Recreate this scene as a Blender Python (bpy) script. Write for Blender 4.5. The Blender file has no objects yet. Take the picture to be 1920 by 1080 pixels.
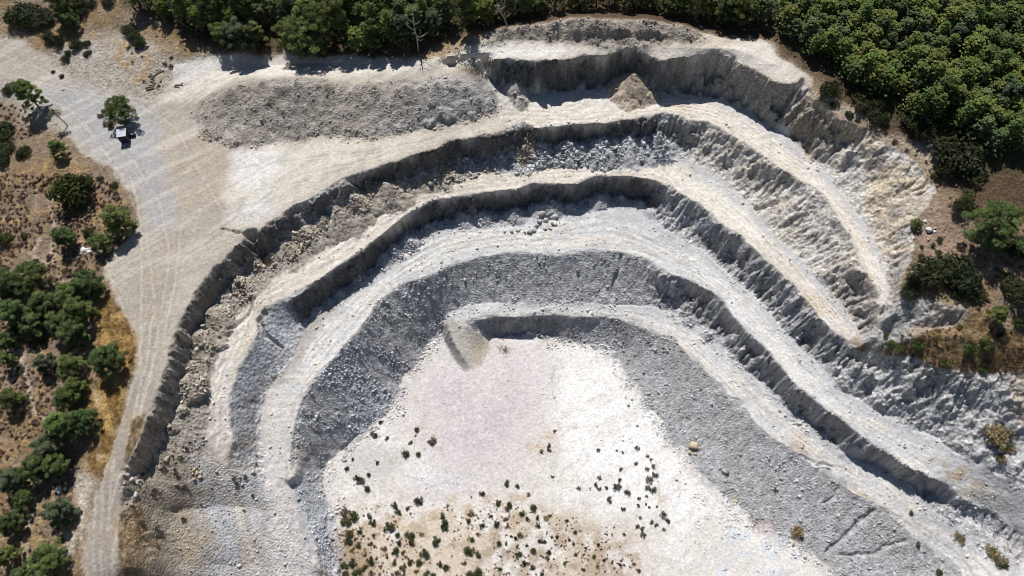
import bpy, math, random
import numpy as np
from mathutils import Vector, Matrix
random.seed(7); RNG = np.random.default_rng(11)
S = bpy.context.scene
# ---------------------------------------------------------------- camera, world, sun, exposure
CAM_H = 130.0; PITCH = math.radians(62.0); FPX = 1280.0
cam_d = bpy.data.cameras.new('camera'); cam_d.sensor_width = 36.0; cam_d.lens = 24.0
cam_d.clip_start = 1.0; cam_d.clip_end = 12000.0
cam = bpy.data.objects.new('camera', cam_d); S.collection.objects.link(cam)
cam.location = (0, 0, CAM_H); cam.rotation_euler = (math.pi/2 - PITCH, 0, 0)
S.camera = cam
SUN_EL = math.radians(54.0); SH = Vector((0.25, -1.0, 0)).normalized()      # ground direction in which shadows fall
to_sun = Vector((-SH.x*math.cos(SUN_EL), -SH.y*math.cos(SUN_EL), math.sin(SUN_EL)))
w = bpy.data.worlds.new('World'); S.world = w; w.use_nodes = True
nt = w.node_tree; bg = nt.nodes['Background']
sky = nt.nodes.new('ShaderNodeTexSky'); sky.sky_type = 'NISHITA'; sky.sun_disc = False
sky.sun_elevation = SUN_EL; sky.sun_rotation = math.atan2(to_sun.x, to_sun.y)
sky.altitude = 200; sky.air_density = 1.0; sky.dust_density = 0.6
nt.links.new(sky.outputs[0], bg.inputs[0]); bg.inputs[1].default_value = 0.055
sl = bpy.data.lights.new('sun', 'SUN'); sl.energy = 5.0; sl.angle = math.radians(0.53); sl.color = (1.0, 0.975, 0.945)
so = bpy.data.objects.new('sun', sl); S.collection.objects.link(so)
so.rotation_euler = (-to_sun).to_track_quat('-Z', 'Y').to_euler(); so.location = (-60, 150, 200)
S.view_settings.view_transform = 'Standard'; S.view_settings.look = 'None'
S.cycles.filter_width = 0.9
S.view_settings.exposure = 0.0; S.view_settings.gamma = 1.0; S.view_settings.use_curve_mapping = False

# ---------------------------------------------------------------- helpers
CP, SP = math.cos(PITCH), math.sin(PITCH)
def ray(px, py):
    dx = (px-960)/FPX; dy = (540-py)/FPX
    return dx, CP+SP*dy, -SP+CP*dy
def plan(px, py, z):                      # traced point at a known height -> plan position
    rx, ry, rz = ray(px, py); t = (z-CAM_H)/rz
    return rx*t, ry*t
_T = np.random.default_rng(5).random((256, 256)).astype(np.float32)
def vn(x, y, seed=0):
    x = np.asarray(x, np.float32)+seed*17.31; y = np.asarray(y, np.float32)+seed*9.77
    xi = np.floor(x).astype(np.int32); yi = np.floor(y).astype(np.int32)
    fx = x-xi; fy = y-yi; fx = fx*fx*(3-2*fx); fy = fy*fy*(3-2*fy)
    a = _T[xi & 255, yi & 255]; b = _T[(xi+1) & 255, yi & 255]; c = _T[xi & 255, (yi+1) & 255]; d = _T[(xi+1) & 255, (yi+1) & 255]
    return (a+(b-a)*fx)*(1-fy)+(c+(d-c)*fx)*fy
def fbm(x, y, octv=4, seed=0, gain=.5):   # about -1..1
    s = 0; a = 1.0; n = 0
    for i in range(octv):
        s = s+a*(vn(x, y, seed+i*3)*2-1); n += a; a *= gain
        x, y = x*2.03*.8-y*2.03*.6, x*2.03*.6+y*2.03*.8
    return s/n*1.4
def cells(x, y, seed=0):                  # value of the nearest scattered point: angular blocks
    x = np.asarray(x, np.float32)+seed*13.7; y = np.asarray(y, np.float32)+seed*5.3; xi = np.floor(x).astype(np.int32); yi = np.floor(y).astype(np.int32)
    best = np.full(x.shape, 9., np.float32); val = np.zeros(x.shape, np.float32)
    for a in (-1, 0, 1):
        for b in (-1, 0, 1):
            u, v = (xi+a) & 255, (yi+b) & 255; d = (xi+a+_T[u, v]-x)**2+(yi+b+_T[v, (u+77) & 255]-y)**2
            m = d < best; best = np.where(m, d, best); val = np.where(m, _T[(u+31) & 255, (v+11) & 255], val)
    return val*2-1
def sm(a, b, x): t = np.clip((x-a)/(b-a), 0, 1); return t*t*(3-2*t)
def blur(a, k):
    for ax in (0, 1):
        p = [(0, 0), (0, 0)]; p[ax] = (k+1, k)
        c = np.cumsum(np.pad(a, p, mode='edge'), axis=ax, dtype=np.float64)
        n = a.shape[ax]
        a = (np.take(c, np.arange(2*k+1, 2*k+1+n), axis=ax)-np.take(c, np.arange(0, n), axis=ax))/(2*k+1)
    return a.astype(np.float32)

# ---------------------------------------------------------------- survey of the pit: break lines (traced x, y, height in m)
def L(s, z0=None, z1=None):
    """'x,y[,z] x,y ...' ; heights given here or run evenly from z0 to z1"""
    pts = []
    for q in s.split():
        v = [float(t) for t in q.split(',')]; pts.append(v)
    known = [i for i, v in enumerate(pts) if len(v) == 3]
    if not known:
        z1 = z0 if z1 is None else z1
        d = [0.0]
        for a, b in zip(pts, pts[1:]): d.append(d[-1]+math.hypot(b[0]-a[0], b[1]-a[1]))
        return [(p[0], p[1], z0+(z1-z0)*t/max(d[-1], 1e-6)) for p, t in zip(pts, d)]
    out = []
    for i, p in enumerate(pts):
        if len(p) == 3: out.append(tuple(p)); continue
        a = max([k for k in known if k < i], default=None); b = min([k for k in known if k > i], default=None)
        if a is None: z = pts[b][2]
        elif b is None: z = pts[a][2]
        else: z = pts[a][2]+(pts[b][2]-pts[a][2])*(i-a)/(b-a)
        out.append((p[0], p[1], z))
    return out
C5 = L('830,125,27 860,116,28.5 880,112,30 930,111,30.6 980,114 1030,115 1080,110 1130,103 1180,97 1215,103 1240,113 1280,108 1340,105 1375,112 1400,125 1425,140 1450,152 1475,158 1500,153,32 1520,178 1557,213 1590,232 1623,247 1660,268 1693,287 1723,320 1757,349,29 1735,378 1712,407,28 1707,460 1700,503,26.5 1687,547,25 1672,590,23.5')
T5 = L('832,127,26.9 860,127,26.6 890,133,26.2 915,147,25.3 938,163,24.6 962,173,24.4 985,181,24 1010,186 1060,190 1100,190 1140,183 1168,175 1190,172 1212,176 1235,190 1260,197 1300,203 1340,205 1380,208 1410,215 1440,232 1475,255 1510,285 1550,325 1590,372 1625,425 1650,470 1668,520 1672,560,23.5 1664,595,23')
C4 = L('236,1062,19.5 226,985,20 227,927,21 230,893,21.6 250,853,22 263,823 280,777 293,740,22.6 305,713 313,680 323,640 337,610,23 353,573 373,540 397,507 427,480 450,453 473,440,23.5 513,410 560,382 593,367 640,337,24 683,323 723,307 773,290 820,280 833,267 873,260 953,247 980,230 1003,240 1073,235 1133,233 1173,223 1223,217 1253,213 1290,226 1327,227 1353,240 1380,260 1413,283 1447,307 1480,323 1510,343 1543,367 1567,403 1593,443 1607,487 1633,523,23.5 1645,550,23 1647,580,22 1645,610,20.5')
T4 = L('262,897,17 287,863,17.2 310,820,17.3 343,762,17.5 360,693,17.8 373,653,18 377,623 393,593 417,560 447,540 467,507 500,480,19 560,440 633,398,20 690,368 733,350,19.5 780,332,18.8 840,318,18.2 860,307 907,296 923,303 957,290 1013,279 1083,279 1133,270 1180,265,19 1225,262,19.3 1273,285,18.6 1310,310 1350,335 1390,368,18 1420,397 1453,440 1487,473 1520,507 1547,540 1573,567 1600,600 1618,632,18')
F4 = L('383,850,13.6 383,820,14.6 387,787,15.4 393,713,16.4 410,660,16.9 440,593,17.3 500,537,17.8 533,503,18 633,440,18 700,400,18 760,372,18 840,345,18 907,325,17.9 960,325,17.8 1057,312,17.6 1173,302,17.6 1260,308,17.6')
C3 = L('427,872,12.2 437,830,13.4 433,803,14 433,753,15 447,693,15.8 460,670 480,627,16.6 483,600,16.8 497,575,17 550,557,17.3 567,547 600,523 640,495,17.5 683,467 720,437 760,407 803,380 873,367 923,360 973,357 1000,343 1073,347 1113,333 1153,330 1223,337 1257,347 1280,365 1313,383 1347,417 1387,440 1413,467 1453,503 1487,533 1513,567 1540,600 1567,627 1587,637,17.5 1613,653,18 1647,657,18.5 1680,668,19.5 1713,670,20 1747,690,20.5 1797,698,21 1847,700,21 1913,706,21 2000,712,21')
T3 = L('500,905,7.4 492,853,8.6 487,803,9.6 493,753,10.4 515,712,11 547,677,11.4 583,605,12 633,563,12 680,530 727,487 773,463 807,430,12.6 830,438,12.2 900,440 957,427 1000,417 1053,403 1083,403 1140,393 1180,393 1213,402 1240,430 1280,453 1323,470 1363,510 1413,553 1447,593 1473,627 1513,660 1547,693 1573,730 1630,760 1680,790 1723,807 1760,823 1800,853 1863,887 1913,907 1990,945,11.5')
C2 = L('598,1068,3.4 585,1000,4.6 562,930,6.3 550,885,7.6 548,850,8.6 553,800,9.5 563,760,10.3 580,720,11 610,690,11.3 640,657,11.5 673,620 707,567 750,537 800,517 853,493 907,480 973,473 1040,477 1107,470 1160,473 1207,483 1233,500 1257,515 1283,520 1313,540 1353,560 1373,590 1393,620 1420,640 1450,670 1480,707 1497,723 1530,753 1573,787 1617,820 1663,850 1707,880 1747,900,10.4 1780,912,9.2 1813,937,8 1863,960,7 1895,985,6.4 1960,1030,6')
T2r = L('827,600,3.4 845,583,4.8 880,570,5.2 923,567 973,567 1040,568 1107,567 1160,570 1223,573 1257,587 1280,590 1313,613 1347,640 1367,660 1393,687 1440,740 1480,777 1520,807 1547,827 1597,857 1647,873,5.4 1697,907,6 1747,953,6 1780,973,5.8 1850,1010,5.5 1920,1060,5')
T2l = L('827,600,3.4 820,627,1.5 800,647,.9 783,677,.8 753,703,.6 742,745,.5 720,780,.5 690,803,.6 660,827,.8 632,850,1 612,868,1.3 605,900,1.6 612,935,1.5 622,970,1.2 630,1020,1 625,1080,.8')
C1 = L('872,614,3.8 880,606,4.2 890,599,4.6 890,597,4.8 940,593 1007,592 1073,592 1160,597 1187,607 1223,623 1267,643 1290,665 1313,687 1340,713 1350,727 1390,763 1420,797 1467,830 1497,853 1573,903 1640,950 1680,980 1710,1013,4 1747,1040,3.5 1790,1075,3')
T1 = L('915,632,.6 973,627,.3 1040,633 1083,643 1123,653 1153,662 1167,683 1180,707 1190,723 1213,763 1240,800 1267,830 1297,853 1313,883 1347,913 1380,947 1413,970 1467,1003 1500,1035 1550,1060 1600,1090,.3')
def lean_in(T, C, x0, x1, f, dmin=1.3):   # the traced dark foot is the shadow's edge; the wall itself stands closer under its crest
    out = []
    D = [tuple(a[k]+(b[k]-a[k])*q/8 for k in range(3)) for a, b in zip(C, C[1:]) for q in range(8)]; D = [plan(*d) for d in D]
    for (px, py, z) in T:
        w_ = min(1, max(0, (px-x0)/50))*min(1, max(0, (x1-px)/50)); x, y = plan(px, py, z)
        if w_ > 0:
            cx, cy = min(D, key=lambda q: (q[0]-x)**2+(q[1]-y)**2); d = math.hypot(x-cx, y-cy); k = min(1, max(dmin, d*f)/max(d, 1e-3)); k = 1+(k-1)*w_
            x, y = cx+(x-cx)*k, cy+(y-cy)*k; vz = z-CAM_H; ff = y*CP-vz*SP; px, py = 960+FPX*x/ff, 540-FPX*(y*SP+vz*CP)/ff
        out.append((px, py, z))
    return out
T3 = lean_in(T3, C3, 560, 1240, .36, 1.6); T4 = lean_in(T4, C4, 740, 1150, .42, 1.6); T4 = lean_in(T4, C4, 255, 520, .6, 1.6); T5 = lean_in(T5, C5, 970, 1440, .36, 1.6); T2r = lean_in(T2r, C2, 1400, 1720, .6, 1.8)
lobe = L('846,592,4.8 841,612,4.2 850,640,3 866,665,1.7 884,692,.2')
lobe2 = L('826,616,1.6 836,645,.8 856,680,.2 872,697,.1')
lobe3 = L('872,614,3.8 886,635,2.2 903,660,.5'); lobe4 = L('915,632,.6 918,655,.3 900,690,.1')
LINES = [C5, T5, C4, T4, F4, C3, T3, C2, T2r, T2l, C1, T1, lobe, lobe2, lobe3, lobe4,
  # pit floor
  L('950,680 930,780 800,800 720,850 700,950 760,1060', .2), L('1050,680 1100,780 1200,900 1300,1000 1350,1070', 0), L('900,900 1000,1000 1100,1075', -.3),
  # lower left, where the terraces run out into gullied ground
  L('330,960,12 400,950,9.5 450,950,7.6 500,960,6.4'), L('300,1010,14 340,1060,11 420,1060,6.5 500,1060,4.4 600,1075,3'), L('270,1130,14 330,1130,9.2 420,1130,4.6 520,1130,2.8 620,1130,1.2'), L('385,900,12.3 440,900,10.6'), L('262,960,18 285,1060,15.5'),
  # entrance yard, haul road
  L('250,700,22.8 262,600,23.2 270,480,23.6 300,380,24 300,260,24.2 250,200,24.3 150,170,24.4 60,130,24.6 -60,100,24.8'), L('205,880,21.6 185,960,20.4 165,1060,19.6 160,1110,19.2'),
  L('430,440,23.8 520,330,24 700,290,24 850,240,24 950,215,24'),
  # road up to the rim
  L('330,175,24.8 400,135,25.6 540,120,26.6 680,120,27.4 790,115,28.5 860,103,30 960,95,30.8 1100,88,31.5 1250,88,32.2 1380,92,32.6 1450,120,32.6'),
  L('330,150,25.0 400,112,26.3 540,109,27 640,110,27.7'),
  # spoil heap beside the road: crest, foot
  L('375,205,25 430,165,28.4 490,150,29 560,150,29.2 610,153,28.6 645,165,27.6 690,160,28.4 760,158,28.4 810,152,28.6 870,155,28 925,172,26'),
  L('450,158,29 520,165,29 600,160,28.8'), L('700,170,28.4 780,165,28.5 850,162,28.3'),
  L('362,225,24.2 385,250,24.2 420,275,24.2 500,272,24.1 600,255,24 700,257,24 800,240,24 930,212,24'),
  # rim bank
  L('930,60,31.5 1000,46,33.3 1100,37,34.4 1200,37,34.6 1290,54,33.6'), L('870,90,30.6 960,76,31.2 1080,74,32 1200,73,32.4 1320,72,32.8'), L('1060,56,33.4 1140,54,33.8 1250,60,33.6'),
  L('900,48,30.4 1060,18,30.6 1200,18,30.8 1320,40,31 1440,60,32'),
  # ground beyond
  L('-120,40,27 100,30,26.5 250,60,26.5 420,90,27.5 560,80,28 700,70,28.5 800,60,29.5 900,40,31'), L('230,110,26 300,100,26.5'), L('-200,-60,30 300,-60,30 900,-60,31 1250,-60,32.5 1500,-60,36 2100,-60,42'),
  L('1530,140,32.8 1640,220,31.5 1760,290,30.5 1900,330,31'), L('1500,80,33.5 1700,140,34 1920,220,34.5'), L('1790,390,29.3 1920,440,30'), L('1735,450,27.6 1800,500,27 1920,540,28'),
  L('1695,560,25 1740,565,25.8 1810,580,26.5 1900,600,26'), L('1690,612,22.4 1740,615,22.6 1790,608,24'), L('1660,640,20 1720,630,23 1800,630,24.6 1920,650,25'),
  L('200,480,23 150,480,22.8 60,470,22 -100,460,20'), L('170,640,22 100,640,21.5 -100,640,19'), L('150,850,20.5 60,850,19.5 -100,850,17'), L('130,1000,19 0,1000,17.5 -150,1010,16'),
  L('120,330,23.6 0,330,22.8 -120,320,22'), L('250,400,23.8 215,330,24'), L('50,1120,18 -100,1130,15'),
]
# ---------------------------------------------------------------- height field: even surface stretched over the break lines
def dense(line, step=.2):
    P = np.array([(*plan(x, y, z), z) for x, y, z in line], np.float64)
    n = len(P); out = []
    for i in range(n-1):
        p0 = P[max(i-1, 0)]; p1 = P[i]; p2 = P[i+1]; p3 = P[min(i+2, n-1)]
        m = max(2, int(np.hypot(*(p2-p1)[:2])/step)); t = np.linspace(0, 1, m, endpoint=False)[:, None]
        lin = p1+(p2-p1)*t
        cr = .5*((2*p1)+(-p0+p2)*t+(2*p0-5*p1+4*p2-p3)*t*t+(-p0+3*p1-3*p2+p3)*t**3)
        out.append(.5*lin+.5*cr)
    out.append(P[-1:]); return np.concatenate(out)
DX0, DX1, DY0, DY1, HS = -140., 140., -6., 170., .4
NXS = int((DX1-DX0)/HS)+1; NYS = int((DY1-DY0)/HS)+1
cons = np.concatenate([dense(l) for l in LINES])
def solve(cons):
    Z = None
    for f in (32, 16, 8, 4, 2, 1):
        h = HS*f; nx = int((DX1-DX0)/h)+2; ny = int((DY1-DY0)/h)+2
        ix = np.round((cons[:, 0]-DX0)/h).astype(int); iy = np.round((cons[:, 1]-DY0)/h).astype(int)
        ok = (ix >= 0) & (ix < nx) & (iy >= 0) & (iy < ny)
        w_ = np.zeros((ny, nx)); s_ = np.zeros((ny, nx))
        np.add.at(w_, (iy[ok], ix[ok]), 1); np.add.at(s_, (iy[ok], ix[ok]), cons[ok, 2])
        fx = w_ > 0; val = np.where(fx, s_/np.maximum(w_, 1), 0).astype(np.float32)
        if Z is None: Z = np.full((ny, nx), cons[:, 2].mean(), np.float32)
        else:
            yy = np.minimum(np.arange(ny)/2, Z.shape[0]-1.001); xx = np.minimum(np.arange(nx)/2, Z.shape[1]-1.001)
            y0 = yy.astype(int); x0 = xx.astype(int); fy = (yy-y0)[:, None]; fxx = (xx-x0)[None]
            Z = ((Z[y0][:, x0]*(1-fxx)+Z[y0][:, x0+1]*fxx)*(1-fy)+(Z[y0+1][:, x0]*(1-fxx)+Z[y0+1][:, x0+1]*fxx)*fy).astype(np.float32)
        for it in range(150 if f > 1 else 90):
            Z[fx] = val[fx]
            P = np.pad(Z, 1, mode='edge')
            Z = .25*(P[:-2, 1:-1]+P[2:, 1:-1]+P[1:-1, :-2]+P[1:-1, 2:])
        Z[fx] = val[fx]
    return Z
ZB = solve(cons)
# how far up between toe (0) and crest (1): faces are steep at the top and run out in talus at the foot
UB = solve(np.concatenate([np.concatenate([dense(l)[:, :2], np.full((len(dense(l)), 1), u)], 1) for ls, u in (((C5, C4, C3, C2, C1), 1.), ((T5, T4, T3, T2r, T2l, T1), 0.)) for l in ls]))
def base(x, y, ZB=ZB):
    u = np.clip((x-DX0)/HS, 0, ZB.shape[1]-1.01); v = np.clip((y-DY0)/HS, 0, ZB.shape[0]-1.01)
    i = u.astype(int); j = v.astype(int); a = u-i; b = v-j
    return (ZB[j, i]*(1-a)+ZB[j, i+1]*a)*(1-b)+(ZB[j+1, i]*(1-a)+ZB[j+1, i+1]*a)*b
# fine grid over everything the camera can see
GS = .2; X0, X1, Y0, Y1 = -122., 122., 6., 136.
gx = np.arange(X0, X1+.01, GS); gy = np.arange(Y0, Y1+.01, GS); NX, NY = len(gx), len(gy)
GX, GY = np.meshgrid(gx, gy); GX = GX.astype(np.float32); GY = GY.astype(np.float32)
ZS = blur(base(GX, GY).astype(np.float32), 3)                          # smooth surface for slopes and stroke directions
gy_, gx_ = np.gradient(ZS, GS); SL = np.hypot(gx_, gy_)
DXN = (blur(gx_, 4)/(np.hypot(blur(gx_, 4), blur(gy_, 4))+1e-4)).astype(np.float32); DYN = (blur(gy_, 4)/(np.hypot(blur(gx_, 4), blur(gy_, 4))+1e-4)).astype(np.float32)
def idx(x, y): return np.clip(((y-Y0)/GS).astype(np.int32), 0, NY-1), np.clip(((x-X0)/GS).astype(np.int32), 0, NX-1)
def lic(freq, steps, step, seed, along=False):                          # noise drawn out down the slope, or along the contour
    s = 0
    for sg in (1, -1):
        x = GX.copy(); y = GY.copy()
        for k in range(steps):
            s = s+vn(x*freq, y*freq, seed)
            j, i = idx(x, y); dx, dy = DXN[j, i], DYN[j, i]
            if along: dx, dy = -dy, dx
            x += sg*step*dx; y += sg*step*dy
    s = s/(2*steps); s -= s.mean(); return np.clip(s/(s.std()+1e-6), -2.6, 2.6)/2
# ---------------------------------------------------------------- zones
def hit(px, py, dz=0.):                                                  # where a traced point meets the ground (dz above it)
    rx, ry, rz = ray(px, py); t = (45-CAM_H)/rz
    for _ in range(900):
        x, y, z = rx*t, ry*t, CAM_H+rz*t
        if z <= float(base(np.float64(x), np.float64(y)))+dz: break
        t += .25
    return x, y
WXn = (fbm(GX*.3, GY*.3, 6, 21, .62)*1.3).astype(np.float32); WYn = (fbm(GX*.3, GY*.3, 6, 41, .62)*1.3).astype(np.float32)
def pw(s, z=None):
    if isinstance(s, str): s = [tuple(float(t) for t in q.split(',')) for q in s.split()]
    return [plan(*p) if len(p) == 3 else hit(*p) for p in s]
def zone(poly, soft=2, rough=1.0):                                       # mask of a traced outline, ragged edge
    P = pw(poly); xs = [p[0] for p in P]; ys = [p[1] for p in P]
    m = np.zeros((NY, NX), np.float32)
    j0, i0 = idx(np.float64(min(xs)-3), np.float64(min(ys)-3)); j1, i1 = idx(np.float64(max(xs)+3), np.float64(max(ys)+3))
    sl_ = (slice(int(j0), int(j1)+1), slice(int(i0), int(i1)+1))
    x = GX[sl_]+WXn[sl_]*rough; y = GY[sl_]+WYn[sl_]*rough; ins = np.zeros(x.shape, bool)
    for (ax, ay), (bx, by) in zip(P, P[1:]+P[:1]):
        if ay == by: continue
        ins ^= ((ay > y) != (by > y)) & (x < (bx-ax)*(y-ay)/(by-ay)+ax)
    m[sl_] = ins
    return blur(m, soft) if soft else m
def stroke(line, width, soft=.5, rough=.25):                             # mask along a traced line
    P = pw(line) if isinstance(line, str) or len(line[0]) != 3 else [plan(*p) for p in line]
    m = np.zeros((NY, NX), np.float32)
    for (ax, ay), (bx, by) in zip(P, P[1:]):
        r = width+soft+rough+1
        j0, i0 = idx(np.float64(min(ax, bx)-r), np.float64(min(ay, by)-r)); j1, i1 = idx(np.float64(max(ax, bx)+r), np.float64(max(ay, by)+r))
        s_ = (slice(int(j0), int(j1)+1), slice(int(i0), int(i1)+1))
        x = GX[s_]+WXn[s_]*rough; y = GY[s_]+WYn[s_]*rough
        dx, dy = bx-ax, by-ay; t = np.clip(((x-ax)*dx+(y-ay)*dy)/(dx*dx+dy*dy+1e-9), 0, 1)
        d = np.hypot(x-ax-t*dx, y-ay-t*dy)
        m[s_] = np.maximum(m[s_], 1-sm(width-soft*.5, width+soft*.5, d))
    return m
# ---- zone outlines
def face(c, t): return [p for p in c]+[p for p in reversed(t)]
def cut(l, x0, x1): return [p for p in l if x0 <= p[0] <= x1]
yard = 'x'
left_edge = '-60,70 30,72 75,95 100,128 150,160 230,178 285,186 325,150 322,122 390,108 470,106 540,108 640,107 720,108 800,108 850,98 900,80 960,55 1060,38 1150,38 1240,42 1320,62 1350,70 1430,75 1452,105 1525,150 1515,172'
yard_left = '158,1110 160,1040 165,990 180,930 205,860 238,760 255,690 255,640 235,590 212,560 195,530 192,505 210,475 262,425 250,370 215,320 170,300 130,262 112,240 95,205 60,172 0,146 -60,135'
M = {}
M['face5'] = zone(face(C5, T5), 1, .8)
M['bench4'] = zone(face(T5[2:], [p for p in C4 if p[0] >= 940]), 1, .5)
M['face4'] = zone(face(C4, T4), 1, .5)
M['talus4'] = zone(face([p for p in T4 if p[0] <= 1280], F4), 1, 1.)
M['bench3'] = zone(face(F4+[p for p in T4 if p[0] > 1270 ], C3[:-9]), 1, .5)
M['face3'] = zone(face(C3, T3), 1, .4)
M['bench2'] = zone(face(T3, C2), 1, .5)
T2 = T2l[::-1]+T2r[1:]
M['face2'] = zone(face(C2, T2), 1, .4)
M['bench1'] = zone(face(T2r+[(1980, 1120, 4), (1840, 1130, 3)], C1), 1, .5)
M['face1'] = zone(face(C1+[(1840, 1125, 2.5)], T1+[(1640, 1125, .3)]), 1, 1.0)
floor_px = [(p[0], p[1]) for p in T2l[::-1]]+[(p[0], p[1]) for p in T1]+[(1400, 1120), (620, 1120)]
M['floor'] = zone(floor_px, 1, 1.1)
M['yard'] = zone([tuple(map(float, q.split(','))) for q in yard_left.split()]+[tuple(map(float, q.split(','))) for q in left_edge.split()[:18]]+[(830, 125), (890, 140), (940, 160), (985, 195), (995, 235)]+[(p[0], p[1]) for p in C4[::-1] if p[0] < 985], 1, .7)
M['rim'] = zone([(p[0], p[1]) for p in C5 if p[0] <= 1500][::-1]+[tuple(map(float, q.split(','))) for q in left_edge.split()[14:]], 1, .4)
M['heap'] = zone('362,222 372,190 400,172 440,155 500,147 560,146 605,149 645,160 690,155 760,152 810,146 870,148 915,160 935,185 932,208 880,228 800,242 700,260 650,258 600,258 550,268 500,273 430,278 395,262 370,245', 2, .8)
M['bank'] = zone('830,92 900,72 960,50 1060,38 1150,38 1240,42 1320,62 1330,75 1260,86 1180,88 1080,86 960,82 900,88', 3, .8)
M['run'] = zone([(p[0], p[1]) for p in C4[:7]]+[(290, 860), (310, 830), (383, 830), (430, 870), (492, 853), (548, 850), (560, 930), (600, 1110), (240, 1110)], 2, .6)
M['cliff'] = zone([(p[0], p[1]) for p in C3[-9:]]+[(2000, 945)]+[(p[0], p[1]) for p in T3[::-1] if p[0] > 1540], 1, .5)
M['scar'] = zone('1655,600 1690,555 1740,562 1815,575 1800,606 1745,618 1700,640 1650,655 1610,640', 2, .6)
FA = np.maximum.reduce([M[k] for k in ('face1', 'face2', 'face3', 'face4', 'face5', 'cliff')])
BE = np.maximum.reduce([M[k] for k in ('bench1', 'bench2', 'bench3', 'bench4')])
IN = np.maximum.reduce([M[k] for k in M])
forest_a = '225,-40 225,10 300,40 330,70 420,100 500,100 560,112 620,108 700,112 770,104 820,90 870,68 940,50 1060,36 1200,36 1300,55 1350,68 1440,72 1460,105 1530,150 1550,185 1620,220 1690,260 1750,300 1790,360 1850,400 1960,420 1960,-60'
M['forest'] = zone(forest_a, 6, 1.2)
M['scrub_l'] = zone('-60,300 60,270 130,300 200,330 250,380 262,425 210,475 192,505 195,530 215,560 180,640 160,720 170,850 140,950 130,1110 -60,1110', 4, 1.2)
M['ochre'] = zone('195,540 235,590 256,650 252,700 235,760 215,830 190,900 165,880 160,760 185,650 185,590', 5, 1.0)
# ---- relief
U = np.clip(base(GX, GY, UB), 0, 1).astype(np.float32)
steep = sm(.45, 1.0, SL)
rib = lic(.75, 10, .45, 3); ribf = lic(1.9, 8, .3, 8); trk = lic(1.4, 9, .45, 13, True); trkf = lic(2.6, 7, .3, 19, True)
n1 = fbm(GX*.12, GY*.12, 5, 60); n2 = fbm(GX*.6, GY*.6, 5, 70); n3 = fbm(GX*1.6, GY*1.6, 3, 80)

ragged = np.clip(FA+.6*M['talus4'], 0, 1)
right_face = sm(10, 30, GX)*FA
soft_slope = M['face2']*(1-sm(22, 34, GX))+M['face1']+M['face3']*(1-sm(-44, -34, GX))              # smooth raked slopes
wob = (1-.8*blur(np.clip(soft_slope, 0, 1).astype(np.float32), 3))*sm(.2, .9, blur(np.maximum(FA, M['face5']), 6))
wx = (fbm(GX*.5, GY*.5, 5, 100, .6)*1.0*wob+fbm(GX*.16, GY*.16, 2, 104)*1.1*wob).astype(np.float32); wy = (fbm(GX*.5, GY*.5, 5, 110, .6)*1.0*wob+fbm(GX*.16, GY*.16, 2, 114)*1.1*wob).astype(np.float32)
Z = base(GX+wx, GY+wy).astype(np.float32)
Uw = np.clip(base(GX+wx, GY+wy, UB), 0, 1); Z = Z+FA*7.*(Uw**1.7-Uw)*(.25+.35*sm(5, 30, GX))*(1-M['cliff'])
FS = np.clip(FA+M['scar'], 0, 1); hard = 1-.92*np.clip(soft_slope, 0, 1)
ridge = 1-np.clip(np.abs(rib)*2.2, 0, 1); ridf = 1-np.clip(np.abs(ribf)*2.0, 0, 1)
SLr = np.maximum(SL, .75*right_face)
blk = cells(GX*.62+.6*n2, GY*.62+.3*n1, 3); blk2 = cells(GX*1.25+.4*n2, GY*1.25, 8)
Z = Z+FS*hard*(.42*blk+.24*blk2)*np.clip(SL, .15, 1.2)*(.3+.7*sm(.15, .5, Uw))
amp_ = sm(-.55, .35, fbm(GX*.09, GY*.09, 3, 220))
Z = Z-(.06+.95*right_face*(.25+.75*amp_))*np.clip(SLr, 0, 1.5)*hard*ridge*FS*(.35+.65*Uw)-.55*FS*hard*sm(.1, .7, fbm(GX*.28, GY*.28, 3, 230))*np.clip(SL, 0, 1.3)*sm(.2, .7, Uw)
Z = Z-(.06+.30*right_face*(.4+.6*amp_))*np.clip(SLr, 0, 1.4)*(.45+.55*hard)*ridf*FS
led = fbm(Z*.9+.5*n1, GX*.02, 3, 240); Z = Z+.22*led*FS*hard*sm(.9, 1.6, SL)
rub = np.clip(M['talus4']+M['heap']*.8+M['bank']*.7+.5*M['face2']*(1-sm(-20, -8, GX))+.3*M['face2']+.22*M['face1']+.35*M['run'], 0, 1)
Z = Z+rub*(.15*np.abs(n3)+.12*n2)+.30*M['cliff']*n2+.16*FA*hard*n2+.05*FA*n2+.35*M['cliff']*n1
Z = Z+BE*(.06*trk+.05*n2+.03*n3)+M['floor']*(.05*n2+.12*n1)+M['yard']*(1-M['heap'])*(.06*n2+.05*n1)+M['rim']*(.1*n2)
Z = Z+(1-IN)*(.35*n1+.12*n2)
Z = Z+M['heap']*(.35*n1+.25*n2)+M['bank']*(.5*n1+.35*n2)
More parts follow.
